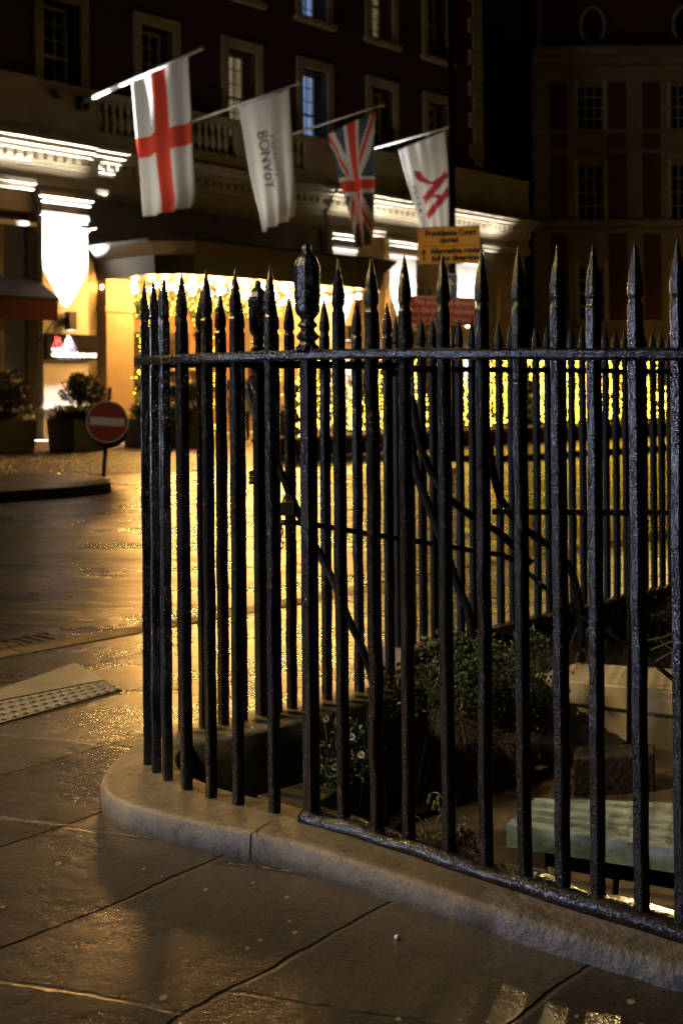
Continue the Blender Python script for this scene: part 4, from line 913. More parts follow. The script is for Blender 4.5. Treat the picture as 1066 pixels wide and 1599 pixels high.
# entrance recess
ent = MB(); ent.hbox(ENT0 - .6, ENT1, -3.2, -3.0, 0, 4.5); ent.hbox(ENT0 - .25, ENT0 - .001, -3.0, -.601, 0, 4.5); ent.hbox(ENT1 + .001, ENT1 + .3, -3.0, -.601, 0, 4.5); ent.hbox(ENT0 - .6, ENT1 + .3, -3.2, -.6, 4.501, 4.7)
ent.build("lobby_wall", M['lobby'], hotel)
mb = MB(); mb.hbox(2.72, ENT0 - .1, .023, .35, .012, 4.3); mb.hbox(2.62, ENT0 - .05, .023, .42, .012, .3); mb.hbox(2.66, ENT0 - .07, .023, .40, 3.15, 3.3)
mb.build("door_pier", M['pier'], hotel, bevel=.01)
mb = MB(); mb.hbox(-8, ENT1 + 2, .36, 1.0, .009, .13); mb.build("step", M['stone_white'], hotel)
for t0, t1 in ((4.6, 5.6), (6.1, 7.1), (7.3, 8.3)):
    w = MB(); w.hbox(t0, t1, -2.98, -2.9, .05, 2.9); d = w.build("door", M['door_dark'], hotel)
    g = MB(); g.hbox(t0 + .12, t1 - .12, -2.895, -2.885, .35, 2.7); g.build("pane", M['window_dim'], d)
    g = MB(); g.tube([H(t1 - .1, -2.85, .9), H(t1 - .1, -2.85, 1.5)], .02, 6); g.build("handle", M['bag'], d)
o = lamp("lobby_light", 'AREA', H(7, -1.6, 4.4), 120, (1.0, .60, .25), shape='RECTANGLE', size=3.5, size_y=1.6)
# canopy
can = thing("entrance_canopy", "wide dark flared entrance canopy with glowing bulbs under its edge", "canopy", H(6.9, 1.5, 3.9))
c0, c1, cd = 2.35, 11.2, 3.1; zb_, zt2 = 3.93, 4.62
mb = MB(); fl_ = .34
low = [H(c0 + fl_, .03, zb_), H(c0 + fl_, cd - .9, zb_), H(c0 + fl_ + .7, cd - fl_, zb_), H(c1 - fl_ - .7, cd - fl_, zb_), H(c1 - fl_, cd - .9, zb_), H(c1 - fl_, .03, zb_)]
top = [H(c0, .03, zt2 + .04), H(c0, cd - .75, zt2 + .04), H(c0 + .75, cd, zt2 + .04), H(c1 - .75, cd, zt2 + .04), H(c1, cd - .75, zt2 + .04), H(c1, .03, zt2 + .04)]
mid = [a.lerp(b, .62) * 1.0 for a, b in zip(low, top)]
mid = [Vector((l.x + (t.x - l.x) * .22, l.y + (t.y - l.y) * .22, l.z + (t.z - l.z) * .6)) for l, t in zip(low, top)]
mb.add(low + mid, [(k, k + 1, k + 7, k + 6) for k in range(5)]); 
mb.add(mid + top, [(k, k + 1, k + 7, k + 6) for k in range(5)], 1)
mb.add(top, [tuple(range(6))]); mb.add([v + Vector((0, 0, .03)) for v in low], [tuple(range(6))])
mb.build("fascia", [M['canopy'], M['canopy_lip']], can, recalc=True)
mb = MB()
tp2 = [v + Vector((0, 0, .07)) for v in top]; mb.add(top + tp2, [(k, k + 1, k + 7, k + 6) for k in range(5)] + [(6, 7, 8, 9, 10, 11)]); mb.build("lip", M['canopy_lip'], can)
bl = None
for i in range(17):
    for j in range(3):
        t = c0 + .42 + i * .478 + (j % 2) * .15; s_ = .22 + j * .98 + random.uniform(-.05, .05)
        c = H(t, s_, zb_ - .12 - random.uniform(0, .16))
        if bl is None: bl = MB().ball(c, .070, n=8, m=6).build("bulb", M['bulb'], can, shade=True); bc = c
        else: o = bl.copy(); COL.objects.link(o); o.parent = can; o.location = c - bc
o = lamp("canopy_light", 'AREA', H(6.8, 1.65, zb_ - .02), 150, (1.0, .58, .2), shape='RECTANGLE', size=7.0, size_y=1.9)
xax = Vector((U[0], U[1], 0)).normalized(); c = o.location; zax = Vector((0, 0, 1)); yax = zax.cross(xax)
o.matrix_world = Matrix(((xax.x, yax.x, zax.x, c.x), (xax.y, yax.y, zax.y, c.y), (xax.z, yax.z, zax.z, c.z), (0, 0, 0, 1)))
# garlands round the doors
def garland(t, s_, label, z0=.2, z1=3.7, w=.26):
    g = thing("lit_garland", label, "garland", H(t, s_, z0), "fairy lit garlands round the hotel entrance")
    mb = MB(); n = 8
    for k in range(n): z = z0 + (z1 - z0) * (k + .5) / n; leaves(mb, H(t, s_, z), (w, w, (z1 - z0) / n * .7), 150, .11, int(t * 100) + k)
    mb.build("foliage", M['leaf_dark'], g, recalc=False)
    mb = MB(); rnd = random.Random(int(t * 10))
    for k in range(170): mb.ball(H(t + rnd.gauss(0, w * .7), s_ + w * .7 + rnd.uniform(-.1, .1), rnd.uniform(z0, z1)), .016, n=4, m=3)
    f = mb.build("fairy_lights", M['fairy_warm'], g, recalc=False); f["kind"] = "stuff"
garland(4.02, .15, "fairy lit garland column beside the warm stone door pier")
garland(6.15, .0, "fairy lit garland column between the hotel doors behind the standing people")
garland(8.75, -.1, "fairy lit garland column at the far side of the hotel doors", w=.2)
g = thing("garland_arch", "swag of fairy lit greenery over the hotel doors under the canopy", "garland", H(6, -.1, 3.3))
mb = MB()
for k in range(20): t = 4 + k * .25; leaves(mb, H(t, -.1, 3.45 + .22 * math.sin(k * .33 * PI / 2)), (.2, .2, .2), 50, .10, 900 + k)
mb.build("foliage", M['leaf_dark'], g, recalc=False)
mb = MB()
for k in range(230): t = rnd.uniform(4, 9); mb.ball(H(t, .12, 3.45 + rnd.gauss(0, .16)), .016, n=4, m=3)
f = mb.build("fairy_lights", M['fairy_warm'], g, recalc=False); f["kind"] = "stuff"

# ------------------------------------------------------------------ text helper
_tc = {}
def text_geo(s, size=1.0, align='CENTER', bold=0.0, sp=1.0):
    cu = bpy.data.curves.new("lettering", 'FONT'); cu.body = s; cu.size = size; cu.align_x = align; cu.align_y = 'CENTER'; cu.resolution_u = 3; cu.offset = bold; cu.space_character = sp
    o = bpy.data.objects.new("lettering", cu); COL.objects.link(o); dgp = bpy.context.evaluated_depsgraph_get(); dgp.update()
    me = bpy.data.meshes.new_from_object(o.evaluated_get(dgp)); vs = [v.co.copy() for v in me.vertices]; fs = [tuple(p.vertices) for p in me.polygons]
    bpy.data.objects.remove(o); bpy.data.curves.remove(cu); bpy.data.meshes.remove(me)
    return vs, fs
def put_text(mb, s, c, right, up, size, fit=None, bold=0.0, off=Vector((0, 0, 0)), mi=0):
    vs, fs = text_geo(s, size, bold=bold)
    w = max(v.x for v in vs) - min(v.x for v in vs); k = fit / w if fit else 1.0
    mb.add([Vector(c) + right * (v.x * k) + up * v.y + off for v in vs], fs, mi)

# hotel name board
nb = thing("name_board", "black illuminated hotel name board with red emblem and white lettering below the lantern", "sign", H(1.7, .24, 2.45))
b0, b1_ = on_t(70, 523, 0), None
tL, tR = 1.02, 2.52; zl, zh = 1.98, 2.58
mb = MB(); mb.hbox(tL, tR, .221, .32, zl, zh); mb.build("panel", M['panel_black'], nb)
rt = Vector((U[0], U[1], 0)); upv = Vector((0, 0, 1))
mb = MB(); put_text(mb, "MARRIOTT", H(tL + .36, .325, zl + .235), rt, upv, .10, fit=.46, bold=.004); put_text(mb, "GROSVENOR SQUARE", H((tL + tR) / 2 + .02, .325, zl + .11), rt, upv, .125, fit=1.30, bold=.006)
mb.build("lettering", M['letter_lit'], nb, recalc=False)
def emblem(mb, P_):   # a two-stroke italic emblem; P_(u, v) with u right, v up in 0..1
    for q in ([(.0, .0), (.10, .0), (.36, .5), (.30, .62)], [(.28, .96), (.46, .98), (.62, .02), (.44, .02)], [(.62, .90), (.76, .90), (.98, .04), (.80, .04)], [(.30, .62), (.36, .5), (.45, .98), (.28, .96)], [(.50, .45), (.62, .90), (.68, .66), (.56, .30)]):
        mb.add([P_(u, v) for u, v in q], [(0, 1, 2, 3)])
mb = MB(); emblem(mb, lambda u, v: H(tL + .14 + u * .30, .325, zl + .29 + v * .26)); mb.build("emblem", M['logo_lit'], nb, recalc=False)

# camera on the wall
sc = thing("security_camera", "white security camera on the wall above the canopy corner", "camera", H(2.55, .3, 4.95))
c = px(138, 357, 29.9); MB().tube([c, c + Vector((-.10, -.12, 0)), c + Vector((-.13, -.16, 0))], [.07, .075, .06], 10).build("housing", M['white_plastic'], sc, shade=True)
MB().tube([c, c + Vector((.14, .2, .05))], .025, 6).build("bracket", M['white_plastic'], sc)

# ------------------------------------------------------------------ flags
def in_poly(x, y, P_):
    c = False; j = len(P_) - 1
    for i in range(len(P_)):
        if ((P_[i][1] > y) != (P_[j][1] > y)) and (x < (P_[j][0] - P_[i][0]) * (y - P_[i][1]) / (P_[j][1] - P_[i][1]) + P_[i][0]): c = not c
        j = i
    return c
def interp(L_, b):
    for (b0, x0, y0), (b1, x1, y1) in zip(L_, L_[1:]):
        if b <= b1: u = (b - b0) / (b1 - b0); return x0 + (x1 - x0) * u, y0 + (y1 - y0) * u
    return L_[-1][1:]
def flag(t, base, tip, left, right, paint, mats, label, wave=.07, seed=0, nfold=3.0, rpole=.035):
    P0 = on_t(*base, t); P1 = on_t(*tip, t)
    fg = thing("flag", label, "flag", P0, "flags on slanting poles over the hotel entrance")
    MB().tube([P0, P1], [rpole, rpole * .7], 8).build("pole", M['pole_white'], fg, shade=True)
    MB().lathe(P1 + Vector((0, 0, -.02)), [(.02, -.03), (.05, 0), (.05, .05), (.02, .08)], n=8).build("finial", M['bag'], fg, shade=True)
    MB().hbox(t - .12, t + .12, .2, .42, P0.z - .18, P0.z + .1).build("bracket", M['black'], fg)
    NA, NB = 44, 96; mb = MB(); uax = Vector((U[0], U[1], 0))
    def img(a, b):
        lx, ly = interp(left, b); rx, ry = interp(right, b); return lx + (rx - lx) * a, ly + (ry - ly) * a
    def surf(a, b, o=0.0):
        x, y = img(a, b); p = on_t(x, y, t)
        w = wave * (.25 + .75 * b) * math.sin(a * nfold * 2 * PI + seed + b * 1.2) + wave * .6 * noise.noise(Vector((a * 3, b * 2.5, seed)))
        return p - uax * (w + o)
    for j in range(NB + 1):
        for i in range(NA + 1): mb.v.append(surf(i / NA, j / NB))
    for j in range(NB):
        for i in range(NA):
            a = (i + .5) / NA; b = (j + .5) / NB; k = j * (NA + 1) + i
            mb.f.append((k, k + 1, k + NA + 2, k + NA + 1)); mb.m.append(paint(a, b, *img(a, b)))
    cl = mb.build("cloth", mats, fg, shade=True, recalc=False)
    md = cl.modifiers.new("thickness", 'SOLIDIFY'); md.thickness = .006
    return fg, cl, surf, img
def george(a, b, x, y): return 1 if (abs(a - .455) < .105 or abs(b - .50) < .075) else 0
# red bars straight on the cloth (the cross hangs with its long arm down)
flag(2.1, (125, 160), (315, 75), [(0, 206, 126), (1, 228, 338)], [(0, 295, 86), (.9, 309, 300), (1, 306, 320)], george, [M['white_cloth'], M['red_cloth']], "white flag with a red cross hanging from the pole nearest the name board", seed=1, wave=.08, rpole=.06)
fg, cl, surf, img = flag(5.33, (278, 197), (468, 129), [(0, 372, 166), (1, 409, 362)], [(0, 453, 137), (.85, 463, 318), (1, 460, 338)], lambda a, b, x, y: 0, [M['white_cloth']], "plain white flag with small dark vertical lettering beside the red cross flag", seed=2.2, wave=.08)
def cloth_text(s, surf, a_c, b0, b1, h, mat_, parent, name="lettering"):
    """letters run down the cloth, their tops towards a = 1"""
    vs, fs = text_geo(s, 1.0); x0 = min(v.x for v in vs); x1 = max(v.x for v in vs)
    mb = MB(); mb.add([surf(a_c + v.y * h, b0 + (v.x - x0) / (x1 - x0) * (b1 - b0), .02) for v in vs], fs); mb.build(name, mat_, parent, recalc=False)
cloth_text("BONVoY", surf, .38, .25, .69, .26, M['black_ink'], cl); cloth_text("MARRIOTT", surf, .60, .30, .62, .12, M['black_ink'], cl)
def union(a, b, x, y):
    # hoist along the pole: a = across the flag (0..1), b = along the fly
    u = b * 2 - 1; v = a * 2 - 1; X_ = u * 2; Y_ = v
    if abs(Y_) < .20 or abs(X_) < .20: return 1
    if abs(Y_) < .333 or abs(X_) < .333: return 0
    d = (abs(X_) - 2 * abs(Y_)) / math.sqrt(5)
    if abs(d) < .2:
        s_ = 1 if X_ * Y_ > 0 else -1
        side = d * (1 if X_ * s_ > 0 else -1)
        return 1 if 0 < side < .133 else 0
    return 2
flag(8.55, (415, 222), (598, 163), [(0, 511, 209), (.3, 522, 258), (.52, 530, 296), (.75, 545, 345), (1, 556, 388)], [(0, 586, 172), (.3, 583, 258), (.55, 584, 292), (1, 580, 380)], union, [M['white_cloth'], M['red_cloth'], M['navy_cloth']], "blue, red and white union flag hanging bunched from the third pole", seed=4, wave=.13, nfold=2.2)
lp = [[(646, 266), (657, 267), (662, 276), (672, 283), (680, 285), (671, 288), (655, 283), (648, 276)], [(660, 307), (694, 267), (701, 274), (680, 300), (663, 320)], [(665, 332), (700, 290), (701, 306), (668, 344)], [(676, 303), (692, 304), (688, 310), (676, 308)], [(672, 283), (690, 276), (686, 290), (678, 292)]]
fg, cl, surf, img = flag(11.8, (505, 253), (700, 198), [(0, 622, 233), (1, 668, 400)], [(0, 695, 203), (.3, 700, 262), (1, 706, 395)], lambda a, b, x, y: 1 if any(in_poly(x, y, q) for q in lp) else 0, [M['white_cloth'], M['maroon']], "white flag with a crimson slanted emblem and dark lettering beside the lamp column", seed=3, wave=.03, nfold=4, rpole=.045)
cloth_text("MARRIOTT", surf, .13, .36, .86, .14, M['black_ink'], cl)
# small floods that light the flags' poles from the balustrade
for t, e in ((2.1, 130), (5.33, 30), (11.8, 150)):
    c = H(t - .75, .35, 8.2); b_ = MB().hbox(t - .85, t - .65, .27, .42, 8.1, 8.25); tag(b_.build("flood_lamp", M['black'], origin=c), {2.1: "small black flood lamp on the parapet by the red cross flag", 5.33: "small black flood lamp on the parapet by the plain white flag", 11.8: "small black flood lamp on the parapet by the crimson emblem flag"}[t], "flood lamp", "flood lamps on the parapet")
    lamp("flag_light", 'SPOT', c, e * .6, (.95, .97, 1.0), shadow_soft_size=.05, spot_size=math.radians(60), spot_blend=.6, target=H(t, 2.0, 8.4))
for t in (2.1, 5.33, 8.55, 11.8): lamp("flag_fill", 'SPOT', H(t - 2.3, 2.0, 5.0), 190 if t < 8 or t > 9 else 36, (1.0, .93, .8), shadow_soft_size=.08, spot_size=math.radians(86), spot_blend=.8, target=H(t, 2.7, 6.8))  # unseen fill spots added to brighten the hanging cloths

# ------------------------------------------------------------------ lamp column with signs
LD = 20.0; lc_b = px(708, 600, LD)
lc = thing("lamp_column", "tall black lamp column rising behind the yellow diversion sign", "lamp column", (lc_b.x, LD, FZ))
MB().tube([(lc_b.x, LD, FZ - .02), (lc_b.x, LD, 1.2), (lc_b.x, LD, 1.25), (lc_b.x, LD, 8.6)], [.09, .09, .06, .045], 12).build("column", M['black'], lc, shade=True)
MB().lathe((lc_b.x, LD, 8.6), [(.08, 0), (.18, .15), (.22, .5), (.12, .7), (.03, .8)], n=10).build("lantern", M['black'], lc)
def panel(name, cx_, cy_, w, h, D, m, label, lines, tm, tilt=0.0, border=None, arrow=None, extra=None):
    c = px(cx_, cy_, D); s_ = D / F; W_, H_ = w * s_, h * s_
    t = thing(name, label, "sign", c); ca, sa = math.cos(tilt), math.sin(tilt); rt = Vector((ca, 0, sa)); up = Vector((-sa, 0, ca)); bk = Vector((0, .02, 0))
    def rrect(W__, H__, r, o):
        out = []
        for qx, qy, a0 in ((1, 1, 0), (-1, 1, 90), (-1, -1, 180), (1, -1, 270)):
            for k in range(5):
                a = math.radians(a0 + k * 22.5); out.append(c + rt * (qx * (W__ / 2 - r) + r * math.cos(a)) + up * (qy * (H__ / 2 - r) + r * math.sin(a)) + o)
        return out
    def plate(W__, H__, r, y0, y1, mm, nm, par):
        f = rrect(W__, H__, r, Vector((0, y0, 0))); b_ = rrect(W__, H__, r, Vector((0, y1, 0))); n = len(f)
        MB().add(f + b_, [tuple(range(n)), tuple(reversed(range(n, 2 * n)))] + [(k, (k + 1) % n, (k + 1) % n + n, k + n) for k in range(n)]).build(nm, mm, par)
    if border is not None:
        plate(W_, H_, .03, 0, .03, border, "border", t); plate(W_ - .03, H_ - .03, .025, -.004, -.001, m, "plate", t)
    else: plate(W_, H_, .03, -.004, .03, m, "plate", t)
    mb = MB()
    for (s__, dx, dy, size, fit) in lines:
        put_text(mb, s__, c + rt * dx * s_ + up * (-dy) * s_ + Vector((0, -.008, 0)), rt, up, size * s_, fit=fit * s_ if fit else None, bold=.0006 * size if tm is M['black_ink'] else 0.0); mb.build("lettering", tm, t, recalc=False); mb = MB()
    if arrow: 
        ax, ay, ah = arrow; o = c + rt * ax * s_ + up * (-ay) * s_ + Vector((0, -.008, 0))
        P_ = lambda u, v: o + rt * u * s_ + up * v * s_
        mb.add([P_(-1.2, -ah), P_(1.2, -ah), P_(1.2, ah * .3), P_(-1.2, ah * .3)], [(0, 1, 2, 3)]); mb.add([P_(-4.5, ah * .2), P_(4.5, ah * .2), P_(0, ah)], [(0, 1, 2)])
    if extra is rule:
        mr_ = MB(); rule(mr_, c, rt, up, s_); mr_.build('dividing_rule', tm, t, recalc=False)
    elif extra: extra(mb, c, rt, up, s_)
    if mb.f: mb.build("arrow", tm, t, recalc=False)
    MB().tube([c + Vector((0, .03, 0)), Vector((lc_b.x, D + .12, c.z))], .015, 6).build("clip", M['grey_metal'], t)
    return t
def rule(mb, c, rt, up, s_):
    a = c + up * (-1) * s_ + Vector((0, -.008, 0)); mb.add([a - rt * 46 * s_ - up * .35 * s_, a + rt * 46 * s_ - up * .35 * s_, a + rt * 46 * s_ + up * .35 * s_, a - rt * 46 * s_ + up * .35 * s_], [(0, 1, 2, 3)])
panel("diversion_sign", 701, 382.5, 98, 59, LD - .2, M['yellow_sign'], "yellow diversion sign with black lettering and arrow high on the lamp column", [("Providence Court", 3, -19, 12.5, 80), ("closed", 0, -8, 12.5, 29), ("Alternative route", 9, 9, 12, 78), ("follow diversion", 9, 20.5, 12, 74)], M['black_ink'], tilt=math.radians(1.8), border=M['black'], arrow=(-40, 14, 10), extra=rule)
panel("no_access_sign", 688, 485, 110, 44, LD - .2, M['red_sign'], "red no access sign with white lettering low on the lamp column", [("No access to Brown", 6, -13, 12.5, 92), ("Hart Gardens for vehicles", 0, 0, 12.5, 104), ("greater than 7.5 tonnes", -2, 13, 12.5, 98)], M['white_sign'], tilt=math.radians(-2.4), border=M['white_sign'])
def bl_extra(mb, c, rt, up, s_):
    P_ = lambda u, v: c + rt * u * s_ + up * v * s_ + Vector((0, -.008, 0))
    mb.add([P_(-3, -12), P_(2, -12), P_(2, 3), P_(7, 3), P_(0, 13), P_(-8, 3), P_(-3, 3)], [(0, 1, 2, 6), (2, 3, 4, 5, 6)])
panel("one_way_sign", 702, 447, 24, 40, LD - .2, M['blue_sign'], "small blue one way sign with white arrow on the lamp column", [], M['white_sign'], extra=bl_extra, border=M['white_sign'])

# ------------------------------------------------------------------ no entry sign on its leaning post
D_ = 17.4; nb_ = gp(161, 750, 0)
ne = thing("no_entry_sign", "round red no entry sign with white bar on a leaning black post", "sign", nb_)
MB().tube([gp(161, 750, 0), px(172, 605, nb_.y)], .028, 8).build("post", M['black'], ne, shade=True)
def disc(c, r, y0, y1, m, name, n=32):
    f = [c + Vector((math.cos(2 * PI * k / n) * r, y0, math.sin(2 * PI * k / n) * r)) for k in range(n)]; b_ = [v + Vector((0, y1 - y0, 0)) for v in f]
    MB().add(f + b_, [tuple(range(n)), tuple(reversed(range(n, 2 * n)))] + [(k, (k + 1) % n, (k + 1) % n + n, k + n) for k in range(n)]).build(name, m, ne)
c = px(168.5, 658, nb_.y)
disc(c, .290, -.050, -.035, M['white_sign'], "rim"); disc(c, .274, -.056, -.051, M['noentry_red'], "disc"); disc(px(168, 668, nb_.y + .1), .285, .03, .05, M['black'], "backing_disc")
tl = math.radians(-3); rt = Vector((math.cos(tl), 0, math.sin(tl))); up = Vector((-math.sin(tl), 0, math.cos(tl)))
MB().hexa([c + rt * a + up * b_ + Vector((0, y, 0)) for b_ in (-.055, .055) for (a, y) in ((-.235, -.060), (.235, -.060), (.235, -.057), (-.235, -.057))]).build("bar", M['white_sign'], ne)

# ------------------------------------------------------------------ planters
def planter(cx_, cy_, w, h, label, seed, tall=.75):
    b = gp(cx_, cy_, .01); t = thing("planter", label, "planter", b, "planters in front of the hotel")
    r = w / 2; mb = MB(); ux = Vector((U[0], U[1], 0)); nx = Vector((N[0], N[1], 0))
    def q(k, z): return [b + ux * a * k + nx * c_ * k + Vector((0, 0, z)) for a, c_ in ((-r, r), (r, r), (r, -r), (-r, -r))]
    mb.hexa(q(.92, 0) + q(1.0, h)); mb.build("tub", M['planter'], t, bevel=.015)
    mb = MB(); leaves(mb, b + Vector((0, 0, h + .05)), (r * 1.25, r * 1.25, .26), 1700, .075, seed, mis=[0, 1, 1]); leaves(mb, b + Vector((.1, 0, h + .55)), (r * .95, r * .95, tall * .55), 2600, .06, seed + 1, mis=[1], up=1.5); mb.build("foliage", [M['leaf'], M['leaf_dark']], t, recalc=False)
    mb = MB(); rnd = random.Random(seed)
    for k in range(26): mb.ball(b + Vector((rnd.uniform(-r, r) * 1.05, rnd.uniform(-r, r) * 1.05, h + .18 + rnd.uniform(-.04, .12))), rnd.uniform(.03, .06), n=6, m=4)
    mb.build("blossom", M['petal'], t)
    mb = MB(); mb.tube([b + Vector((0, 0, h - .05)), b + Vector((.05, 0, h + .6))], .03, 6); mb.build("stem", M['stem'], t)
planter(122, 703, .92, .66, "square dark planter with clipped shrub and white flowers behind the no entry sign", 61)
planter(6, 706, .95, .66, "square dark planter with shrub standing below the red awning", 63)
planter(236, 697, .9, .62, "dark planter with green shrub beside the warm door pier", 65, .3)
planter(286, 698, .8, .62, "dark planter half hidden by the bars at the hotel doors", 67, .3)
planter(462, 697, .7, .6, "dark planter with pale flowers at the end of the light hedge", 69, .3)

# ------------------------------------------------------------------ people at the door
def person(x, y, D, hgt, face_a, coat, label, arm='down', legs='dark', bag=False):
    b = px(x, y, D); b.z = .02; t = thing("person", label, "person", b, "people waiting at the hotel door")
    s_ = hgt / 1.75
    V_ = {}; ed = []; rad = []
    def add(k, p, r): V_[k] = len(rad); rad.append(r * s_); pts.append(Vector(p) * s_)
    pts = []
    add('pel', (0, 0, .95), .125); add('wai', (0, 0, 1.10), .115); add('che', (0, 0, 1.30), .135); add('nec', (0, 0, 1.46), .058); add('neck', (0, 0, 1.52), .052); add('head', (0, -.01, 1.62), .088); add('crown', (0, 0, 1.70), .070)
    for s in (-1, 1):
        n = 'lr'[s > 0]
        add('sh' + n, (s * .17, 0, 1.40), .062); el = (s * .24, .02, 1.13) if arm == 'down' else (s * .24, -.04, 1.14); wr = (s * .25, -.03, .88) if arm == 'down' else (s * .14, -.26, 1.18)
        add('el' + n, el, .043); add('wr' + n, wr, .030); d = Vector((0, -.02, -.09)) if arm == 'down' else Vector((-s * .06, -.06, .04)); add('pa' + n, Vector(wr) + d, .030)
        add('hip' + n, (s * .09, 0, .90), .095); add('kn' + n, (s * .10, -.01, .50), .060); add('an' + n, (s * .10, .02, .09), .040); add('to' + n, (s * .12, -.15, .035), .034)
        e = [('che', 'sh'), ('sh', 'el'), ('el', 'wr'), ('wr', 'pa'), ('pel', 'hip'), ('hip', 'kn'), ('kn', 'an'), ('an', 'to')]
        for a, b_ in e: ed.append((V_[a if a in V_ else a + n], V_[b_ + n]))
        for f in range(5):
            base = pts[V_['pa' + n]] / s_; off = Vector((0, (f - 2) * .016, 0)) if arm == 'down' else Vector(((f - 2) * .014, 0, 0)); ln = [.045, .065, .072, .066, .052][f]; dd = d.normalized()
            add('f%s%d' % (n, f), base + dd * .035 + off, .010); add('g%s%d' % (n, f), base + dd * (.035 + ln * .55) + off, .0085); add('h%s%d' % (n, f), base + dd * (.035 + ln) * 1.0 + off * 1.1 + Vector((-s * .015, 0, 0)), .007)
            ed += [(V_['pa' + n], V_['f%s%d' % (n, f)]), (V_['f%s%d' % (n, f)], V_['g%s%d' % (n, f)]), (V_['g%s%d' % (n, f)], V_['h%s%d' % (n, f)])]
    ed += [(V_['pel'], V_['wai']), (V_['wai'], V_['che']), (V_['che'], V_['nec']), (V_['nec'], V_['neck']), (V_['neck'], V_['head']), (V_['head'], V_['crown'])]
    me = bpy.data.meshes.new("tmp"); me.from_pydata([tuple(p) for p in pts], ed, []); o = bpy.data.objects.new("tmp", me); COL.objects.link(o)
    sk = o.modifiers.new("skin", 'SKIN'); sv = me.skin_vertices[0].data
    for i, r in enumerate(rad): sv[i].radius = (r, r)
    sv[0].use_root = True
    sb = o.modifiers.new("sub", 'SUBSURF'); sb.levels = 2; sb.render_levels = 2
    dgp = bpy.context.evaluated_depsgraph_get(); dgp.update(); m2 = bpy.data.meshes.new_from_object(o.evaluated_get(dgp)); bpy.data.objects.remove(o)
    R_ = Matrix.Rotation(face_a, 4, 'Z')
    m2.materials.clear(); m2.materials.append(M['skin']); m2.materials.append(coat); m2.materials.append(M['coat_dark'])
    for p in m2.polygons:
        c_ = p.center / s_; p.use_smooth = True
        p.material_index = 0 if c_.z > 1.50 or (abs(c_.x) > .2 and c_.z < .90 and arm == 'down') else (1 if c_.z > .78 else 2)
    m2.transform(R_)
    bo = bpy.data.objects.new("body", m2); COL.objects.link(bo); bo.parent = t
    mb = MB(); org = b; hc = org + Vector((0, 0, 1.655 * s_)) + (R_ @ Vector((0, .022, 0))); mb.ball(hc, .098 * s_, n=14, m=10, sz=1.06); ob = mb.build("hair", M['hair'], t, shade=True)
    mb = MB()
    for s in (-1, 1):
        mb.ball(org + R_ @ Vector((s * .032 * s_, -.088 * s_, 1.625 * s_)), .011, n=6, m=4)
    mb.build("eye", M['black_ink'], t)
    mb = MB(); mb.ball(org + R_ @ Vector((0, -.105 * s_, 1.595 * s_)), .015, n=6, m=4, sz=1.6); mb.build("nose", M['skin'], t)
    if bag:
        mb = MB(); q = org + R_ @ Vector((-.27, -.10, .95)); mb.ball(q, .17, n=12, m=8, sz=1.3); bg_ = mb.build("shoulder_bag", M['bag'], origin=q, shade=True); tag(bg_, "cream shoulder bag held by the person in black at the hotel door", "bag")
    return t
person(367, 690, 29.2, 1.78, 2.6, M['coat_dark'], "person in a black coat with a cream bag standing at the hotel door", bag=True)
person(392, 690, 29.6, 1.80, -.6, M['coat_dark'], "brown haired person in dark clothes standing beside the far garland", arm='up')
person(303, 689, 30.0, 1.72, .4, M['coat_pale'], "person in a beige coat standing at the middle of the hotel doors")
person(272, 689, 29.4, 1.70, 1.2, M['coat_pale'], "person in a pale top standing behind the planter nearest the door pier", arm='up')

# ------------------------------------------------------------------ far buildings
fb = thing("far_building", "dark stone and brick terrace facing the square at the far end of the street", "building", (14, 52, 0))
FD = 52.0; kx = FD / F
def fx(x): return (x - CX) * kx
def fzz(y): return CAMZ + (CY - y - .0084 * (950 - CX)) * kx
M['far_stone'] = mat('soot_stone', (0.30, 0.25, 0.17), 0.8, base2=(0.21, 0.17, 0.12), vscale=.8)
M['far_brick'] = mat('soot_brick', (0.10, 0.042, 0.03), 0.85, var=.3, vscale=3)
mb = MB()
wins = []
for bay in range(-1, 5):
    x = 925 + bay * 145
    if x < 840: continue
    for (y0, y1) in ((133, 200), (256, 342), (416, 498)): wins.append((x - 20, x + 20, y0, y1))
    
def col(x0, x1, y0, y1, d0, d1): mb.box(fx(x0), fx(x1), FD - d1, FD - d0, fzz(y1), fzz(y0))
xs = [835] + [v for k in range(5) for v in (905 + 145 * k, 945 + 145 * k)] + [1640]
for k in range(0, len(xs), 2): col(xs[k], xs[k + 1], 85, 612, -6, 0)
ys = [85, 133, 200, 256, 342, 416, 498, 612]
for k in range(5):
    for j in range(0, 8, 2): col(905 + 145 * k, 945 + 145 * k, ys[j], ys[j + 1], -6, -.002)
mb.box(fx(835), fx(1640), FD + .8, FD + 6, 0, fzz(85)); mb.build("wall", M['far_stone'], fb)
mb = MB()
for k in range(5):
    for (a, b_) in ((861, 889), (952, 981)):
        for (y0, y1) in ((128, 202), (207, 232), (240, 340), (365, 500)): col(a + 145 * k, b_ + 145 * k, y0, y1, .003, .02)
mb.build("brick_panel", M['far_brick'], fb)
mb = MB()
for (y0, y1, d) in ((80, 92, .9), (92, 104, .5), (346, 356, .6), (234, 239, .12), (202, 206, .12)): mb.box(fx(832), fx(1640), FD - d, FD - .021, fzz(y1), fzz(y0))
mb.build("cornice", M['far_stone'], fb)
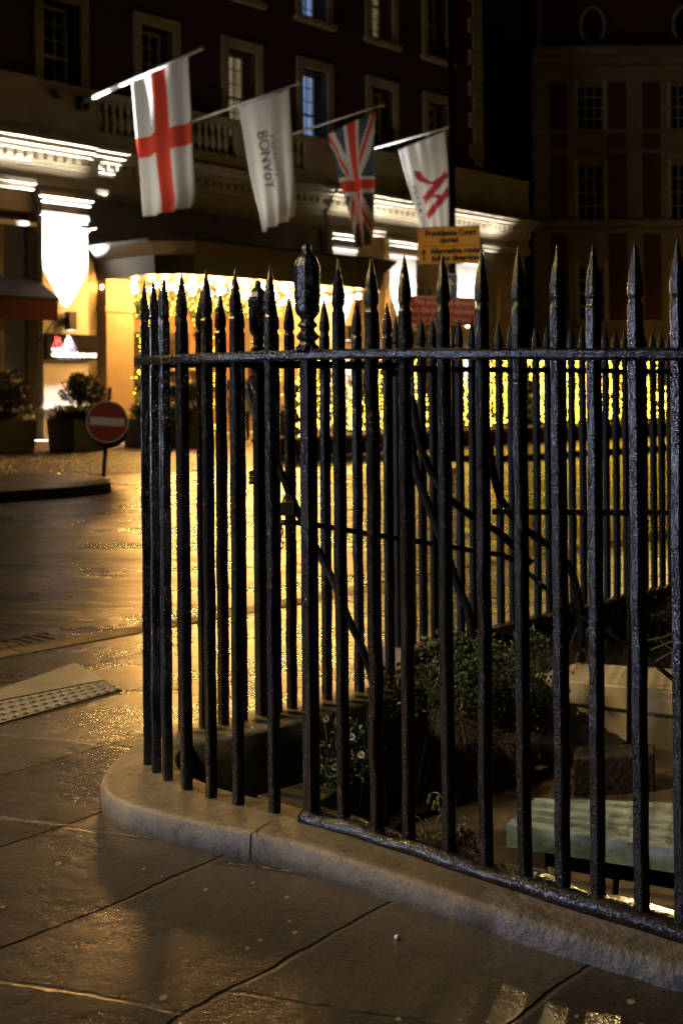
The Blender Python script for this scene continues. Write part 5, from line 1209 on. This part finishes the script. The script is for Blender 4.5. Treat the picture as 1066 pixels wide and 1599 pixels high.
for (a, b_, y0, y1) in wins:
    f = MB(); X0, X1, Z0, Z1 = fx(a), fx(b_), fzz(y1), fzz(y0); D0 = FD + .12
    f.box(X0 - .14, X0, FD - .08, FD - .022, Z0 - .1, Z1 + .2); f.box(X1, X1 + .14, FD - .08, FD - .022, Z0 - .1, Z1 + .2)
    for k in range(4): xx = X0 + (X1 - X0) * k / 3; f.box(max(X0, xx - .02), min(X1, xx + .02), D0, D0 + .05, Z0, Z1)
    for k in range(5): zz_ = Z0 + (Z1 - Z0) * k / 4; f.box(X0, X1, D0 + .002, D0 + .048, max(Z0, zz_ - .02), min(Z1, zz_ + .02))
    w = f.build("window", M['frame'], fb); MB().box(X0, X1, D0 + .06, D0 + .08, Z0, Z1).build("pane", M['glass_dark'], w)
# attic with round windows and gable
mb = MB(); mb.box(fx(850), fx(1640), FD + .3, FD + 6, fzz(79.9), fzz(-70))
mb.build("mansard_roof", M['far_brick'], fb)
for k in range(4):
    cx_ = 932 + 145 * k; c = Vector((fx(cx_), FD + .25, fzz(36))); pts_ = [c + Vector((math.cos(a) * .48, 0, math.sin(a) * .74)) for a in [2 * PI * j / 28 for j in range(29)]]
    w = MB().tube(pts_, .07, 6, cap=False).build("round_window", M['frame'], fb); n = 28
    MB().add([c + Vector((math.cos(2 * PI * j / n) * .45, .03, math.sin(2 * PI * j / n) * .7)) for j in range(n)], [tuple(range(n))]).build("pane", M['glass_dark'], w)
mb = MB(); mb.box(fx(842), fx(850.5), FD - .1, FD + .3, fzz(74), fzz(-60)); mb.tube([(fx(846), FD - .2, fzz(74)), (fx(846), FD - .2, fzz(-60))], .04, 6); mb.build("downpipe", M['far_stone'], fb)
bt = thing("back_terrace", "black silhouette of a house closing the gap behind the hotel corner", "building", (9, 68, 0))
mb = MB(); k2 = 68 / F
mb.poly([((740 - CX) * k2, 68), ((865 - CX) * k2, 68), ((865 - CX) * k2, 76), ((740 - CX) * k2, 76)], 0, CAMZ + (CY - 70) * k2); mb.build("wall", M['far_brick'], bt)
mb = MB(); mb.hexa([(fx_ * k2, y, CAMZ + (CY - 69.9) * k2) for fx_, y in ((765 - CX, 68.3), (790 - CX, 68.3), (790 - CX, 70), (765 - CX, 70))] + [(fx_ * k2, y, CAMZ + (CY - 40) * k2) for fx_, y in ((765 - CX, 68.3), (790 - CX, 68.3), (790 - CX, 70), (765 - CX, 70))]); mb.build("chimney", M['far_brick'], bt)
print("BUILT", len(bpy.data.objects))
